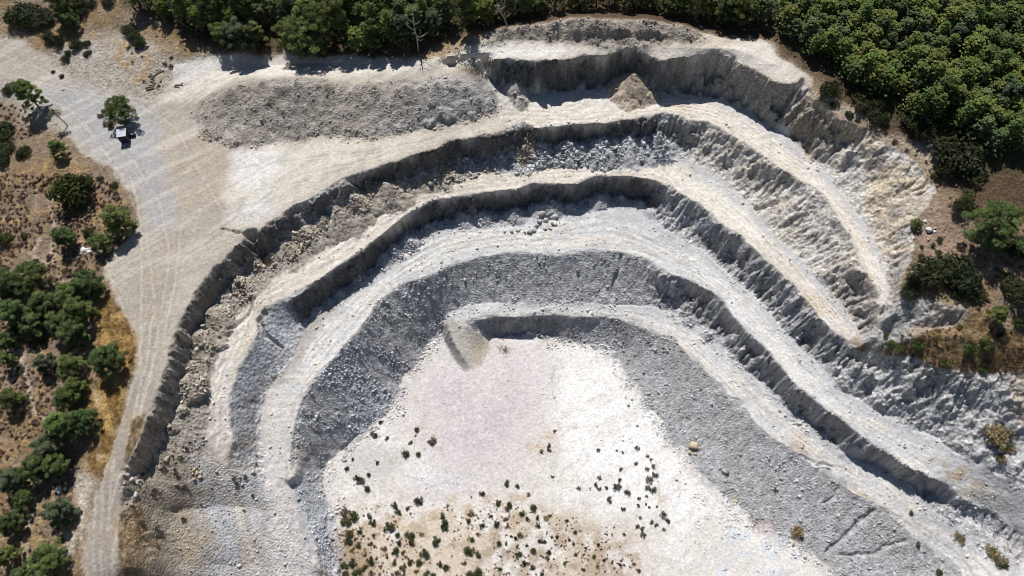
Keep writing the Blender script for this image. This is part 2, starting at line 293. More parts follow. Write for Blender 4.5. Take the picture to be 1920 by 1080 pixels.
# ---- gullies and cracks
cracks = [('418,428 440,433 470,446',.16,.7),('470,440 486,470 500,492',1.0,2.0),('497,585 483,600 500,625 530,650',.35,.9),('480,560 465,590 430,618',.22,.5),('1165,478 1160,505 1152,545',.4,.7),('1005,592 1000,622',.25,.5),
          ('1640,958 1610,980 1578,1008 1553,1035',.3,.6),('1700,1012 1640,1032 1580,1040',.28,.5),('1497,853 1530,872 1560,878',.2,.4),('1575,915 1545,945',.2,.4),
          ('640,840 655,830 672,815',.25,.5),('1420,388 1440,375 1465,368',.3,.8),('1625,662 1640,672 1650,690',1.2,2.2),
          ('1425,150 1412,175 1400,200',.4,1.0),('1500,155 1480,185 1450,205',.5,1.4),('1623,247 1600,278',.4,1.0)]
CONE = {}
fans = [(*plan(px_, py_, za), za, .78, key) for px_, py_, za, key in ((1190, 138, 27.9, 'tan'), (1184, 152, 26.9, 'tan'), (1203, 156, 26.6, 'tan'), (1220, 172, 25.4, 'tan'), (1165, 172, 25.4, 'tan'), (968, 152, 27.0, 'grey'), (976, 182, 25.6, 'grey'), (985, 236, 23.0, 'slump'), (984, 256, 21.8, 'slump'), (981, 280, 20.2, 'slump'), (430, 165, 29, 'load'), (490, 152, 29.7, 'load'), (555, 152, 29.9, 'load'), (612, 156, 29.1, 'load'), (700, 160, 29.1, 'load'), (760, 158, 29.2, 'load'), (818, 153, 29.4, 'load'), (872, 158, 28.6, 'load'))]
rf_ = random.Random(3)
for line_, x0_, x1_, h0, h1, step_, key in ((T3, 560, 1245, .3, 1.9, 2.2, 'scree'), (T4, 840, 1300, .6, 2.6, 1.9, 'scree'), (T4, 300, 840, .5, 2.2, 2.0, 'brown'), (T5, 960, 1440, .2, 1.0, 3., 'grey'), (T2r, 1400, 1720, .1, .7, 3., 'scree'), (T2r, 1230, 1400, .3, 1.2, 2., 'scree'), (T1, 950, 1160, .2, .9, 2., 'scree')):
    P_ = dense([q for q in line_ if x0_ <= q[0] <= x1_], .3); s_ = 0.
    for a, b in zip(P_, P_[1:]):
        s_ += float(np.hypot(*(b-a)[:2]))
        if s_ > step_: s_ = -rf_.uniform(0, step_); h_ = h0+(h1-h0)*rf_.random()**1.6; fans.append((a[0]+rf_.uniform(-.6, .6), a[1]+rf_.uniform(-.3, .7), a[2]+h_, rf_.uniform(.5, .75), key))
for cx_, cy_, za, k_, key in fans:
    dd = np.hypot(GX-cx_, GY-cy_)*(1+.22*n2+.12*n1); zc = np.where(dd < min(6., (za-max(b_ for b_ in (24, 17.7, 11.8, 5, .2) if b_ < za-.05))/k_+.5), za-k_*dd, -50); m_ = sm(-.25, .15, zc-Z); Z = np.where(zc > Z, zc+.10*np.abs(n3)+.12*n2, Z); CONE[key] = np.maximum(CONE.get(key, 0), m_)
sx0, _ = plan(548, 860, 8.5); sx1, _ = plan(572, 850, 8.5); _, sy0 = plan(575, 826, 9); _, sy1 = plan(560, 905, 7.5)
OUT = zone('540,800 566,822 577,832 577,852 571,880 562,904 549,907 538,897 536,850', 1, .7); Z = Z+OUT*(.2+1.9*sm(sy0, sy1, GY))*sm(sx0-2.5, sx1-.5, GX)
for s, wd, dp in cracks: Z = Z-dp*stroke(s, wd, wd*1.2, .5)
fine_cracks = ['340,985 365,978 400,985 440,988','480,1000 520,990 545,960','570,1010 600,1018 640,1030','760,893 800,900 815,912 850,905 875,912','1040,690 1030,720 1050,760','560,372 590,368 600,362','1300,700 1280,725','440,620 465,590 478,565','640,905 670,900 700,915','1470,885 1500,905 1520,930','1600,945 1570,990','540,920 552,980 540,1040','700,690 690,650 715,600']
tracks = ['60,120 150,165 260,195 330,240 380,330 420,400','130,205 180,260 230,330 255,400','250,300 300,380 320,480 300,600 280,720','275,440 290,560 275,680 255,760','340,420 330,520 305,640','480,130 600,128 760,122','300,230 340,200 400,160','440,320 560,300 700,285 820,262','450,400 540,350 660,315','0,100 80,130 140,165','196,880 190,980 192,1080','215,860 206,940 212,1080','245,330 258,380 266,440 266,520 266,600 262,680 240,760','230,880 205,960 200,1080','183,900 178,980 180,1090','0,150 70,175 150,215 200,290 240,340','0,135 100,160 190,180 285,183 350,170 420,140','150,168 250,182 330,175','200,500 215,545 235,580','330,165 400,150 470,140','340,180 420,150 540,130 700,125 820,112','420,430 560,330 700,300 860,245']
TR = np.maximum.reduce([stroke(s, .2, .4, .1) for s in tracks]); Z = Z-.05*TR
GZ = Z
def gz(x, y):
    u = np.clip((x-X0)/GS, 0, NX-1.01); v = np.clip((y-Y0)/GS, 0, NY-1.01); i = int(u); j = int(v); a = u-i; b = v-j
    return float((GZ[j, i]*(1-a)+GZ[j, i+1]*a)*(1-b)+(GZ[j+1, i]*(1-a)+GZ[j+1, i+1]*a)*b)
def at(px, py, dz=0.):
    rx, ry, rz = ray(px, py); t = (46-CAM_H)/rz
    for _ in range(1200):
        x, y, z = rx*t, ry*t, CAM_H+rz*t
        if z <= gz(x, y)+dz: break
        t += .2
    return x, y
# ---- colour of soil and rock (base colours, with some shade painted in)
def srgb(*c): return np.array([((v/255)/12.92 if v/255 <= .04045 else ((v/255+.055)/1.055)**2.4) for v in c], np.float32)
COL = np.empty((NY, NX, 3), np.float32); COL[:] = (.255, .195, .138)
def paint(mask, c, a=1.0): global COL; m = np.clip(mask*a, 0, 1)[..., None]; COL = COL*(1-m)+np.asarray(c, np.float32)*m
paint(sm(-.2, .5, n2+.5*n1), (.32, .245, .165), .6); paint(sm(.1, .5, n1), (.30, .205, .10), .6)
paint(sm(.25, .6, fbm(GX*.3, GY*.3, 4, 130)), (.36, .30, .23), .5)
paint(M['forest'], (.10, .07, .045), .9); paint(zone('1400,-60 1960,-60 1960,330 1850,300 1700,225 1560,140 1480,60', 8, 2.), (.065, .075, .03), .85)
paint(zone('1540,185 1600,205 1650,245 1720,270 1760,260 1765,300 1735,330 1700,290 1640,255 1560,215', 4, 1.), (.44, .36, .28))
paint(zone('1715,380 1760,370 1790,440 1800,480 1740,500 1712,460', 5, 1.2), (.34, .25, .19), .9)
paint(zone('1650,640 1700,615 1760,590 1830,600 1900,620 1960,690 1850,700 1747,690 1690,668', 5, 1.2), (.30, .215, .12), .9)
# pale ground at the entrance
grey_y = (.39, .375, .365); cream = (.62, .555, .475); pale = (.70, .655, .59); white = (.80, .775, .725)
paint(zone('-60,70 30,72 90,110 160,70 230,60 330,110 400,108 320,150 285,186 100,250 -60,150', 7, 1.5), (.44, .40, .35), .85)
paint(zone('160,60 230,70 300,110 290,170 230,150 200,100', 6, 1.5)*sm(-.2, .3, n2), (.40, .29, .17), .8)
paint(M['yard'], (.45, .405, .345)); paint(M['rim'], (.56, .50, .42))
paint(zone('95,200 60,172 110,160 200,185 280,195 310,230 300,330 330,380 330,420 275,425 250,340 190,290', 9, 2.), (.42, .415, .42), .9)
paint(zone('320,250 400,260 430,330 420,390 360,400 330,340', 8, 2.)*sm(-.3, .4, n2), (.48, .37, .27), .65)
paint(zone('430,285 520,275 640,265 760,262 900,232 985,205 985,228 900,250 780,285 640,330 560,372 480,420 430,425 420,360', 6, 1.5), (.66, .60, .525), .95)
paint(zone('440,285 520,280 535,320 480,360 440,350', 7, 1.5), (.76, .75, .73), .8); paint(zone('420,410 480,370 520,360 500,400 450,420', 6, 1.5), (.68, .67, .66), .8)
paint(zone('270,430 420,450 440,460 360,560 320,640 300,720 262,700 262,560', 9, 1.6), (.43, .38, .315), .85)
paint(zone('330,480 430,440 450,455 390,510 350,570 315,660 300,720 292,690 315,600', 7, 1.5), (.54, .49, .425), .7)
paint(zone('240,760 262,700 300,715 280,777 250,850 228,900 222,1110 160,1110 165,990 205,860', 3, .6), (.385, .34, .285), .9)
paint(zone('250,790 275,770 262,820 245,855 232,880 236,840', 3, .6), (.44, .32, .16), .85)
paint(M['ochre'], (.43, .29, .115), .9)
paint(zone('150,880 175,900 160,1000 140,1090 120,1090 135,960', 4, 1.), (.56, .50, .43), .8)
paint(zone('300,190 330,150 325,120 390,108 540,108 640,112 800,112 860,102 930,95 880,118 830,128 640,148 540,142 430,150 370,190', 5, 1.), pale, .9)
paint(zone('390,108 325,122 330,155 380,140 470,112', 4, .8), (.70, .68, .65), .8)
paint(zone('790,115 850,98 900,88 960,84 1100,92 1300,95 1440,80 1452,105 1510,150 1480,155 1400,125 1340,103 1250,108 1180,95 1080,108 980,112 880,112 830,124', 4, .7), pale, .9)
paint(zone('860,100 960,85 1080,92 1050,108 960,110', 4, .8), (.78, .75, .70), .8)
paint(zone('780,112 830,85 900,72 890,88 840,105', 4, 1.), (.46, .34, .22), .8)
# benches
bn = np.clip(.5+.5*trk, 0, 1)
paint(M['bench4'], (.68, .62, .545)); paint(M['bench3'], (.68, .62, .545)); paint(M['bench2'], (.63, .625, .62)); paint(M['bench1'], (.63, .62, .61))
paint(BE*sm(.0, .9, trk), (.76, .71, .635), .75); paint(BE*sm(.2, 1.0, -trkf), (.42, .385, .345), .55); paint(BE*sm(.15, .6, n2), (.80, .76, .69), .5)
paint(BE*sm(.25, .6, n1)*(1-M['bench2']), (.56, .45, .32), .6)
paint(zone('1250,330 1330,330 1400,380 1440,440 1400,450 1330,400 1280,360', 6, 1.5), (.80, .76, .68), .75)
paint(zone('1285,470 1340,490 1420,570 1500,690 1560,740 1620,800 1600,790 1490,715 1400,630 1330,545', 4, 1.), (.78, .76, .73), .6)
paint(zone('1740,850 1800,870 1860,930 1840,935 1780,900', 5, 1.5)*sm(-.3, .3, n2), (.52, .38, .22), .8)
paint(stroke([p for p in F4 if 480 < p[0]]+[p for p in T4 if p[0] > 1340], 1.0, 1.6, .8), (.50, .43, .34), .5)
# faces
paint(FA, (.45, .45, .46)); paint(M['talus4'], (.45, .415, .37)); paint(np.clip(M['talus4'], 0, 1)*sm(-12, 4, GX), (.53, .54, .56), .8)
bl = sm(-.15, .45, fbm(GX*.2, GY*.2, 4, 150))
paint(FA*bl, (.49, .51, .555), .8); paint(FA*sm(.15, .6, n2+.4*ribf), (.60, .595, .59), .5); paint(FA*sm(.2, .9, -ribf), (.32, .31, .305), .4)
strata = fbm(Z*.55+.4*n1, GX*.01+GY*.01, 3, 160)
paint(FA*sm(0, .6, strata)*steep, (.43, .36, .27), .5); paint(FA*sm(.1, .7, -strata)*steep, (.35, .35, .365), .5)
lowf = FA*(1-sm(.15, .62, U+.12*n2))*(1-M['cliff']*.5)
paint(lowf, (.52, .525, .545), .75); paint(lowf*sm(0, .5, n3), (.62, .615, .61), .5); paint(FA*sm(.78, .98, U+.1*n2), (.36, .335, .30), .5)
back = BE*(1-sm(.05, .55, U+.16*n2+.05*n3)); paint(back, (.52, .52, .53), .85); paint(back*sm(.0, .5, n3), (.58, .565, .55), .5); paint(BE*(1-sm(-45, -5, GX))*back, (.42, .365, .30), .6)
wn = .035*n2+.05*n1
iso = np.maximum.reduce([np.exp(-((U+wn-u_)/.028)**2) for u_ in (.36, .5, .64, .76)])*sm(-.4, .3, n1+.4*n3)
paint(BE*iso, (.82, .79, .74), .65); iso2 = np.maximum.reduce([np.exp(-((U+wn-u_)/.02)**2) for u_ in (.43, .57, .70, .83)])*sm(-.2, .4, n2); paint(BE*iso2, (.42, .39, .355), .55)
rf = sm(28, 45, GX)*np.clip(M['face5']+M['face4'], 0, 1)
paint(rf, (.545, .49, .415), .85); paint(rf*bl, (.52, .505, .48), .5); paint(rf*sm(0, .8, ribf), (.68, .66, .63), .6); paint(M['face5']*sm(28, 45, GX)*sm(.05, .5, n1), (.50, .40, .265), .6); paint(rf*sm(.2, .8, -rib), (.38, .35, .32), .5)
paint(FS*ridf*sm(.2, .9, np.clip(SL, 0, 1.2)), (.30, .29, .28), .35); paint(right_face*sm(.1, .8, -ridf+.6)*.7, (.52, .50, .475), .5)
paint(FA*sm(1.05, 1.7, SL)*(1-.7*sm(26, 40, GX)), (.12, .117, .115), .88)  # shade of the steep walls painted into the rock colour, fainter to the right
cl = np.clip(M['cliff']+M['scar'], 0, 1); paint(cl, (.49, .485, .48), .8); paint(cl*sm(.1, .5, n2), (.56, .54, .52), .6); paint(cl*sm(.2, .6, n1), (.45, .35, .24), .5)
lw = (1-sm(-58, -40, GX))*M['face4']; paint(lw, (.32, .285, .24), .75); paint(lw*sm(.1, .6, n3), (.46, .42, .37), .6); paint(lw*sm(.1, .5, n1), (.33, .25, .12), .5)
paint(M['talus4']*(1-sm(-50, -20, GX)), (.42, .37, .315), .7)
f2 = np.clip(M['face2'], 0, 1); paint(f2, (.45, .445, .445), .8); paint(f2*sm(.1, .5, n3), (.60, .60, .605), .5); paint(f2*sm(.3, .7, n1), (.47, .425, .405), .6); paint(f2*sm(.1, .5, -n3), (.33, .33, .34), .35)
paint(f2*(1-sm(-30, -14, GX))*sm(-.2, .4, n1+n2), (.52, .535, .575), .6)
paint(M['face1'], (.475, .465, .455), .9); paint(M['face1']*bl, (.52, .53, .55), .6); paint(M['face1']*sm(.2, .7, n3), (.62, .61, .60), .5); paint(M['face1']*sm(.1, .8, -ribf), (.36, .35, .34), .4)
# floor
paint(M['floor'], (.68, .645, .60)); paint(M['floor']*sm(-.1, .5, n1), (.75, .73, .70), .8)
paint(zone('1040,650 1100,640 1150,665 1180,720 1230,810 1290,870 1320,960 1300,1000 1180,940 1060,870 1030,780 1060,720', 8, 2.), (.80, .785, .76), .95)
paint(M['floor']*sm(.0, .7, fbm(GX*.16+GY*.1, GY*.9-GX*.5, 5, 250)), (.62, .585, .54), .5)
lil = zone('780,690 880,690 940,665 1030,660 1035,700 1005,750 1015,790 980,850 940,890 880,895 810,870 780,820 775,740', 30, 3.)*(.55+.45*sm(-.5, .5, n1+.5*n2))
paint(lil, (.575, .515, .53), 1.)
paint(lil*sm(.1, .7, ribf+n3*.5), (.56, .505, .515), .5); paint(lil*sm(.2, .6, n2), (.70, .65, .65), .6)
paint(zone('640,850 700,830 760,850 750,900 680,900 640,880', 6, 1.5), (.50, .47, .44), .6); paint(zone('770,880 860,900 900,890 880,940 800,950 760,920', 6, 1.5), (.64, .62, .63), .7)
br = zone('620,960 700,930 800,950 900,930 960,920 1050,960 1180,1000 1220,1060 1200,1110 620,1110', 14, 2.)
paint(br*sm(-.4, .3, n1+.6*n2), (.55, .46, .35), .75); paint(br*sm(.0, .5, n2), (.40, .30, .19), .5)
paint(zone('620,1000 690,1010 720,1110 600,1110', 8, 1.5), (.33, .24, .14), .8); paint(zone('900,1000 1100,990 1190,1040 1180,1110 850,1110', 12, 2.)*sm(-.4, .3, n2), (.40, .33, .26), .6)
paint(zone('990,820 1035,805 1045,830 1000,850', 7, 2.)*sm(-.2, .3, n3+n2), (.56, .43, .29), .7); paint(stroke('770,735 785,750 795,775 788,800 775,830', .35, 1., .9)*sm(-.3, .3, n3), (.50, .37, .24), .6)
paint(stroke('1230,870 1250,940 1255,960', .6, 1.4, 1.4)*sm(-.2, .4, n3+n2), (.50, .40, .29), .5)
lobe_m = zone('846,592 862,606 876,614 915,635 918,655 903,685 884,694 866,668 850,642 840,612', 2, .5); paint(lobe_m, (.60, .555, .49), .9); paint(zone('880,640 915,635 920,660 903,685 886,692', 4, .8), (.50, .43, .335), .7); paint(zone('843,590 870,605 880,600 935,590 930,568 880,570 850,580', 2, .5), (.66, .65, .645), .7)
paint(zone('826,612 840,606 849,640 865,667 883,693 870,697 854,680 836,648', 1, .3), (.37, .36, .34), .9)  # grey shade on the ramp's left flank, put into the colour
paint(zone('1330,1030 1400,985 1480,1010 1500,1050 1450,1090 1300,1090', 6, 1.6)*sm(-.3, .3, n2), (.60, .62, .66), .8); paint(zone('1410,965 1460,985 1450,1010 1415,990', 4, 1.), (.52, .42, .41), .7)
rub_edge = stroke(T1[4:], 1.6, 3., 1.5)*sm(-.1, .4, n3); paint(rub_edge, (.42, .42, .43), .8)
rub_edge2 = stroke(T2l, 1.6, 3., 1.5)*sm(-.1, .4, n3); paint(rub_edge2, (.46, .46, .49), .8)
# lower left
rn = M['run']; paint(rn, (.34, .29, .235), .95); paint(rn*sm(.1, .5, n3), (.44, .39, .33), .6); paint(rn*sm(-58, -46, GX+4*n2+3*n1), (.53, .505, .485), .85)
paint(zone('375,860 400,870 430,960 450,1050 440,1110 400,1110 390,960', 9, 1.6)*sm(-.6, .1, n2), (.53, .545, .58), .7)
paint(zone('320,1000 360,985 400,1000 395,1060 350,1070', 9, 1.6)*sm(-.5, .2, n2), (.55, .455, .32), .75); paint(zone('225,960 265,950 285,1010 270,1080 235,1080', 6, 1.2), (.42, .30, .16), .7)
paint(zone('500,720 560,740 550,800 545,860 560,930 600,1110 510,1110 500,960 490,850 487,790', 4, 1.), (.66, .615, .575), .8); paint(zone('430,700 480,650 490,690 470,800 440,830', 4, 1.)*sm(-.2, .3, n2), (.45, .455, .49), .7)
paint(zone('560,860 610,880 610,960 640,1080 600,1080 570,960', 8, 1.4), (.53, .54, .565), .7); paint(zone('520,960 570,960 600,1080 480,1080', 8, 1.5)*sm(0, .5, n2), (.60, .53, .54), .7)
paint(zone('430,830 470,825 490,850 480,950 450,940', 6, 1.5)*sm(-.1, .4, n3), (.42, .33, .25), .7)
ramp2 = zone('497,840 545,855 540,900 560,960 590,1030 605,1110 520,1110 505,1020 500,940', 4, 1.2); paint(ramp2, (.66, .62, .595), .85); paint(ramp2*sm(0, .5, n2), (.60, .53, .535), .5); paint(ramp2*sm(.1, .5, -n1), (.70, .675, .655), .6)
ramp3 = zone('388,850 428,860 440,920 470,1000 490,1060 460,1060 425,960 400,900', 4, 1.2); paint(ramp3, (.50, .43, .36), .8); paint(stroke('418,870 432,930 455,1000', .8, 1., .8), (.62, .58, .54), .6)
paint(zone('376,868 396,872 412,930 432,1010 440,1110 402,1110 398,1000 388,920', 7, 1.6)*sm(-.6, .1, n2), (.54, .55, .575), .6); paint(zone('440,850 490,850 500,940 510,1000 480,1000 455,930', 4, 1.2)*sm(-.5, .2, n2), (.53, .54, .575), .75); paint(zone('566,905 606,890 612,950 630,1090 612,1090 585,1000', 3, 1.), (.54, .55, .575), .85)
for s_, c_, a_ in (('445,690 420,770 418,850 440,940 478,1060', (.66, .62, .575), .7), ('402,720 396,790 400,850', (.62, .57, .51), .6), ('525,735 500,810 500,880 512,960 530,1080', (.70, .665, .635), .7), ('548,740 522,820 520,900 540,990 560,1090', (.70, .67, .645), .6), ('560,930 572,1000 590,1080', (.44, .44, .46), .6), ('470,830 478,900 500,980', (.40, .385, .37), .55), ('455,870 470,950 495,1040', (.60, .555, .52), .5), ('350,900 380,960 400,1040', (.48, .44, .39), .5), ('300,900 330,960 350,1050', (.44, .385, .315), .5)): paint(stroke(s_, .45, 1.0, .7)*sm(-.7, .1, n2), c_, a_)
# heaps
hp = M['heap']; paint(hp, (.385, .345, .295), .95); paint(hp*sm(0, .5, n3), (.32, .295, .265), .5); paint(hp*sm(.25, .6, n3), (.50, .48, .455), .5); paint(hp*sm(-34, -8, GX+8*n1), (.47, .46, .455), .6)
paint(M['bank'], (.39, .345, .295), .9); paint(M['bank']*sm(.1, .5, n2), (.28, .25, .215), .6)
paint(CONE['tan'], (.50, .41, .305), .95); paint(CONE['grey'], (.45, .42, .385), .85); paint(CONE['brown'], (.41, .35, .275), .8); paint(CONE['slump'], (.42, .335, .235), .95); paint(CONE['scree'], (.50, .505, .525), .85)
paint(OUT, (.58, .55, .515), .8)
allc = np.maximum.reduce([v for k, v in CONE.items() if k != 'load']); paint(allc*sm(.1, .5, n3), (.56, .54, .51), .5); paint(allc*sm(.1, .5, -n3), (.30, .28, .25), .4)
# wheel tracks and fine grain
TRw = np.maximum.reduce([stroke(s, .7, .7, .2) for s in tracks]); paint((TRw-TR).clip(0, 1)*sm(-.4, .3, n2), (.31, .28, .245), .32); paint(TR*sm(-.6, .1, n2), (.63, .585, .525), .5); paint((M['yard']*(1-hp))*sm(.1, .6, n2), (.36, .33, .30), .25)
paint(M['scrub_l']*sm(.0, .5, n2), (.43, .30, .14), .5); paint(M['scrub_l']*sm(.0, .4, fbm(GX*.9, GY*.9, 3, 170)), (.22, .15, .105), .6)
for s in ('95,390 105,420 95,470 120,540', '0,650 40,660 45,700 60,760 100,800', '70,870 65,930 50,1000 45,1090', '80,450 60,480 95,500', '180,700 178,790 190,860'): paint(stroke(s, .35, .6, .6), (.50, .42, .33), .7)
hx = GX*.8+GY*.6; hy = -GX*.6+GY*.8; scr = fbm(hx*.07+.6*n1, hy*.8, 5, 190, .6)*sm(40, 62, GY)+fbm(GX*1.1, GY*.06+.6*n1, 5, 195, .6)*(1-sm(40, 62, GY))
yd = np.clip(M['yard']*(1-hp)+M['rim']*(1-M['bank']), 0, 1); paint(yd*sm(.0, .6, scr), (.64, .595, .53), .45); paint(yd*sm(.05, .6, -scr), (.37, .34, .31), .28)
vein = 1-sm(.0, .10, np.abs(fbm(GX*.45+.5*n2, GY*.28, 4, 210))); paint(M['floor']*vein, (.48, .43, .41), .38)
paint(np.maximum.reduce([stroke(s, .05, .3, 1.1) for s in fine_cracks]), (.24, .225, .21), .75)
paint(FS*hard*sm(.45, .9, -blk), (.30, .29, .285), .35)
pale_m = np.clip(BE+M['floor']+M['yard']*(1-hp)+M['rim'], 0, 1)*(1-FA); COL = COL**1.1
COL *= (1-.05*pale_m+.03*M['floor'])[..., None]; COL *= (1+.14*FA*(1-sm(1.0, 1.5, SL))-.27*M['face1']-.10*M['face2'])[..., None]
COL *= (1+(.20-.13*pale_m)*n3+.10*fbm(GX*3.1, GY*3.1, 2, 180))[..., None]; COL = np.clip(COL, .02, .86)
# ---- mesh of the ground, cut into the pieces of the setting along their outlines
def growing(a, b, s):   # widening steps from a out to b
    o = []; st = s
    while abs(a-b) > st: a = a+math.copysign(st, b-a); o.append(a); st *= 1.45
    return o+[b]
lx = growing(X0, -3000, .5)[::-1]; rx_ = growing(X1, 3000, .5); ly = growing(Y0, -3000, .5)[::-1]; uy = growing(Y1, 4000, .5)
FX = np.concatenate([lx, gx, rx_]); FY = np.concatenate([ly, gy, uy]); ix = np.clip(np.arange(len(FX))-len(lx), 0, NX-1); iy = np.clip(np.arange(len(FY))-len(ly), 0, NY-1)
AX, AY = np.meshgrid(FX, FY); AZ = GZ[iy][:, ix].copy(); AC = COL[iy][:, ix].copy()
outd = np.maximum.reduce([X0-AX, AX-X1, Y0-AY, AY-Y1]); ow = sm(0, 60, outd)
AZ = AZ*(1-sm(0, 250, outd))+sm(0, 250, outd)*(26+14*fbm(AX*.006, AY*.006, 3, 200)+np.clip(AY, 0, 2500)*.02)
AC = AC*(1-ow[..., None])+np.array((.16, .15, .08), np.float32)*ow[..., None]
ID = np.zeros((NY, NX), np.int32)
ORDER = [('rim', 1), ('yard', 2), ('run', 3), ('floor', 4), ('bench1', 5), ('bench2', 6), ('bench3', 7), ('bench4', 8), ('talus4', 12), ('face1', 9), ('face2', 10), ('face3', 11), ('face4', 12), ('face5', 13), ('cliff', 14), ('heap', 15), ('bank', 16)]
for k, v in ORDER: ID[M[k] > .5] = v
NAMES = {0: 'hillside', 1: 'rim_terrace', 2: 'dirt_yard_and_road', 3: 'gullied_slope', 4: 'quarry_floor', 5: 'lowest_bench', 6: 'second_bench', 7: 'third_bench', 8: 'upper_bench', 9: 'lowest_quarry_face', 10: 'second_quarry_face', 11: 'third_quarry_face', 12: 'fourth_quarry_face', 13: 'upper_quarry_face', 14: 'ribbed_cliff', 15: 'spoil_heap', 16: 'spoil_bank'}
# ---------------------------------------------------------------- materials
def nodes(name):
    m = bpy.data.materials.new(name); m.use_nodes = True; t = m.node_tree
    return m, t, t.nodes['Principled BSDF'], (lambda k, **kw: _n(t, k, kw)), t.links.new
def _n(t, k, kw):
    n = t.nodes.new('ShaderNode'+k)
    for a, b in kw.items():
        if a in n.inputs: n.inputs[a].default_value = b
        else: setattr(n, a, b)
    return n
def ground_mat(name, bump=.5, scale=3.0, grain=.22, speck=.3):
    m, t, p, N, ln = nodes(name)
    at_ = N('Attribute', attribute_name='soil'); tc = N('TexCoord')
    a = N('TexNoise', Scale=scale, Detail=7.0, Roughness=.68); b = N('TexVoronoi', Scale=scale*.75)
    ln(tc.outputs['Object'], a.inputs['Vector']); ln(tc.outputs['Object'], b.inputs['Vector'])
    mr = N('MapRange'); mr.inputs[1].default_value = .36; mr.inputs[2].default_value = .64; mr.inputs[3].default_value = 1-grain; mr.inputs[4].default_value = 1+grain*.8
    ln(a.outputs[0], mr.inputs[0])
    c = N('TexNoise', Scale=scale*1.7, Detail=3.0, Roughness=.7); ln(tc.outputs['Object'], c.inputs['Vector'])
    m2 = N('MapRange'); m2.inputs[1].default_value = .33; m2.inputs[2].default_value = .47; m2.inputs[3].default_value = 1-speck; m2.inputs[4].default_value = 1.; ln(c.outputs[0], m2.inputs[0]); mm = N('Math', operation='MULTIPLY'); ln(mr.outputs[0], mm.inputs[0]); ln(m2.outputs[0], mm.inputs[1])
    mx = N('VectorMath', operation='SCALE'); ln(at_.outputs['Color'], mx.inputs[0]); ln(mm.outputs[0], mx.inputs['Scale'])
    ln(mx.outputs[0], p.inputs['Base Color']); p.inputs['Roughness'].default_value = .95; p.inputs['Specular IOR Level'].default_value = .15
    ad = N('Math', operation='ADD'); ln(a.outputs[0], ad.inputs[0]); ln(b.outputs['Distance'], ad.inputs[1])
    bp = N('Bump', Strength=bump, Distance=.22); ln(ad.outputs[0], bp.inputs['Height']); ln(bp.outputs[0], p.inputs['Normal'])
    return m
MG = {'soft': ground_mat('packed_earth', .36, 2.4, .13, .2), 'rock': ground_mat('broken_rock', 1.0, 1.9, .34, .5), 'gravel': ground_mat('fine_gravel', .7, 3.4, .26, .4), 'soil': ground_mat('dry_soil', .8, 2.2, .32, .4)}
def plain(name, col, var=.25, scale=2.0, rough=.9, bump=.3, rnd=.0, attr=None, trans=0.):
    m, t, p, N, ln = nodes(name); tc = N('TexCoord')
    a = N('TexNoise', Scale=scale, Detail=5.0); ln(tc.outputs['Object'], a.inputs['Vector'])
    mr = N('MapRange'); mr.inputs[1].default_value = .3; mr.inputs[2].default_value = .7; mr.inputs[3].default_value = 1-var; mr.inputs[4].default_value = 1+var
    ln(a.outputs[0], mr.inputs[0]); mx = N('VectorMath', operation='SCALE'); mx.inputs[0].default_value = col[:3]
    if attr: at_ = N('Attribute', attribute_name=attr); ln(at_.outputs['Color'], mx.inputs[0])
    ln(mr.outputs[0], mx.inputs['Scale']); out = mx.outputs[0]
    if rnd:
        oi = N('ObjectInfo'); hs = N('HueSaturation'); r1 = N('MapRange'); r1.inputs[3].default_value = 1-rnd; r1.inputs[4].default_value = 1+rnd; ln(oi.outputs['Random'], r1.inputs[0]); ln(r1.outputs[0], hs.inputs['Value'])
        ml = N('Math', operation='MULTIPLY_ADD'); ml.inputs[1].default_value = 7.31; ml.inputs[2].default_value = .2; ln(oi.outputs['Random'], ml.inputs[0]); fr = N('Math', operation='FRACT'); ln(ml.outputs[0], fr.inputs[0])
        r2 = N('MapRange'); r2.inputs[3].default_value = .485; r2.inputs[4].default_value = .52; ln(fr.outputs[0], r2.inputs[0]); ln(r2.outputs[0], hs.inputs['Hue']); ln(out, hs.inputs['Color']); out = hs.outputs[0]
    ln(out, p.inputs['Base Color']); p.inputs['Roughness'].default_value = rough; p.inputs['Specular IOR Level'].default_value = .2
    if bump: bp = N('Bump', Strength=bump, Distance=.05); ln(a.outputs[0], bp.inputs['Height']); ln(bp.outputs[0], p.inputs['Normal'])
    if trans:
        tr = N('BsdfTranslucent'); ln(out, tr.inputs[0]); ms = N('MixShader', Fac=trans); o = t.nodes['Material Output']; ln(p.outputs[0], ms.inputs[1]); ln(tr.outputs[0], ms.inputs[2]); ln(ms.outputs[0], o.inputs[0])
    return m
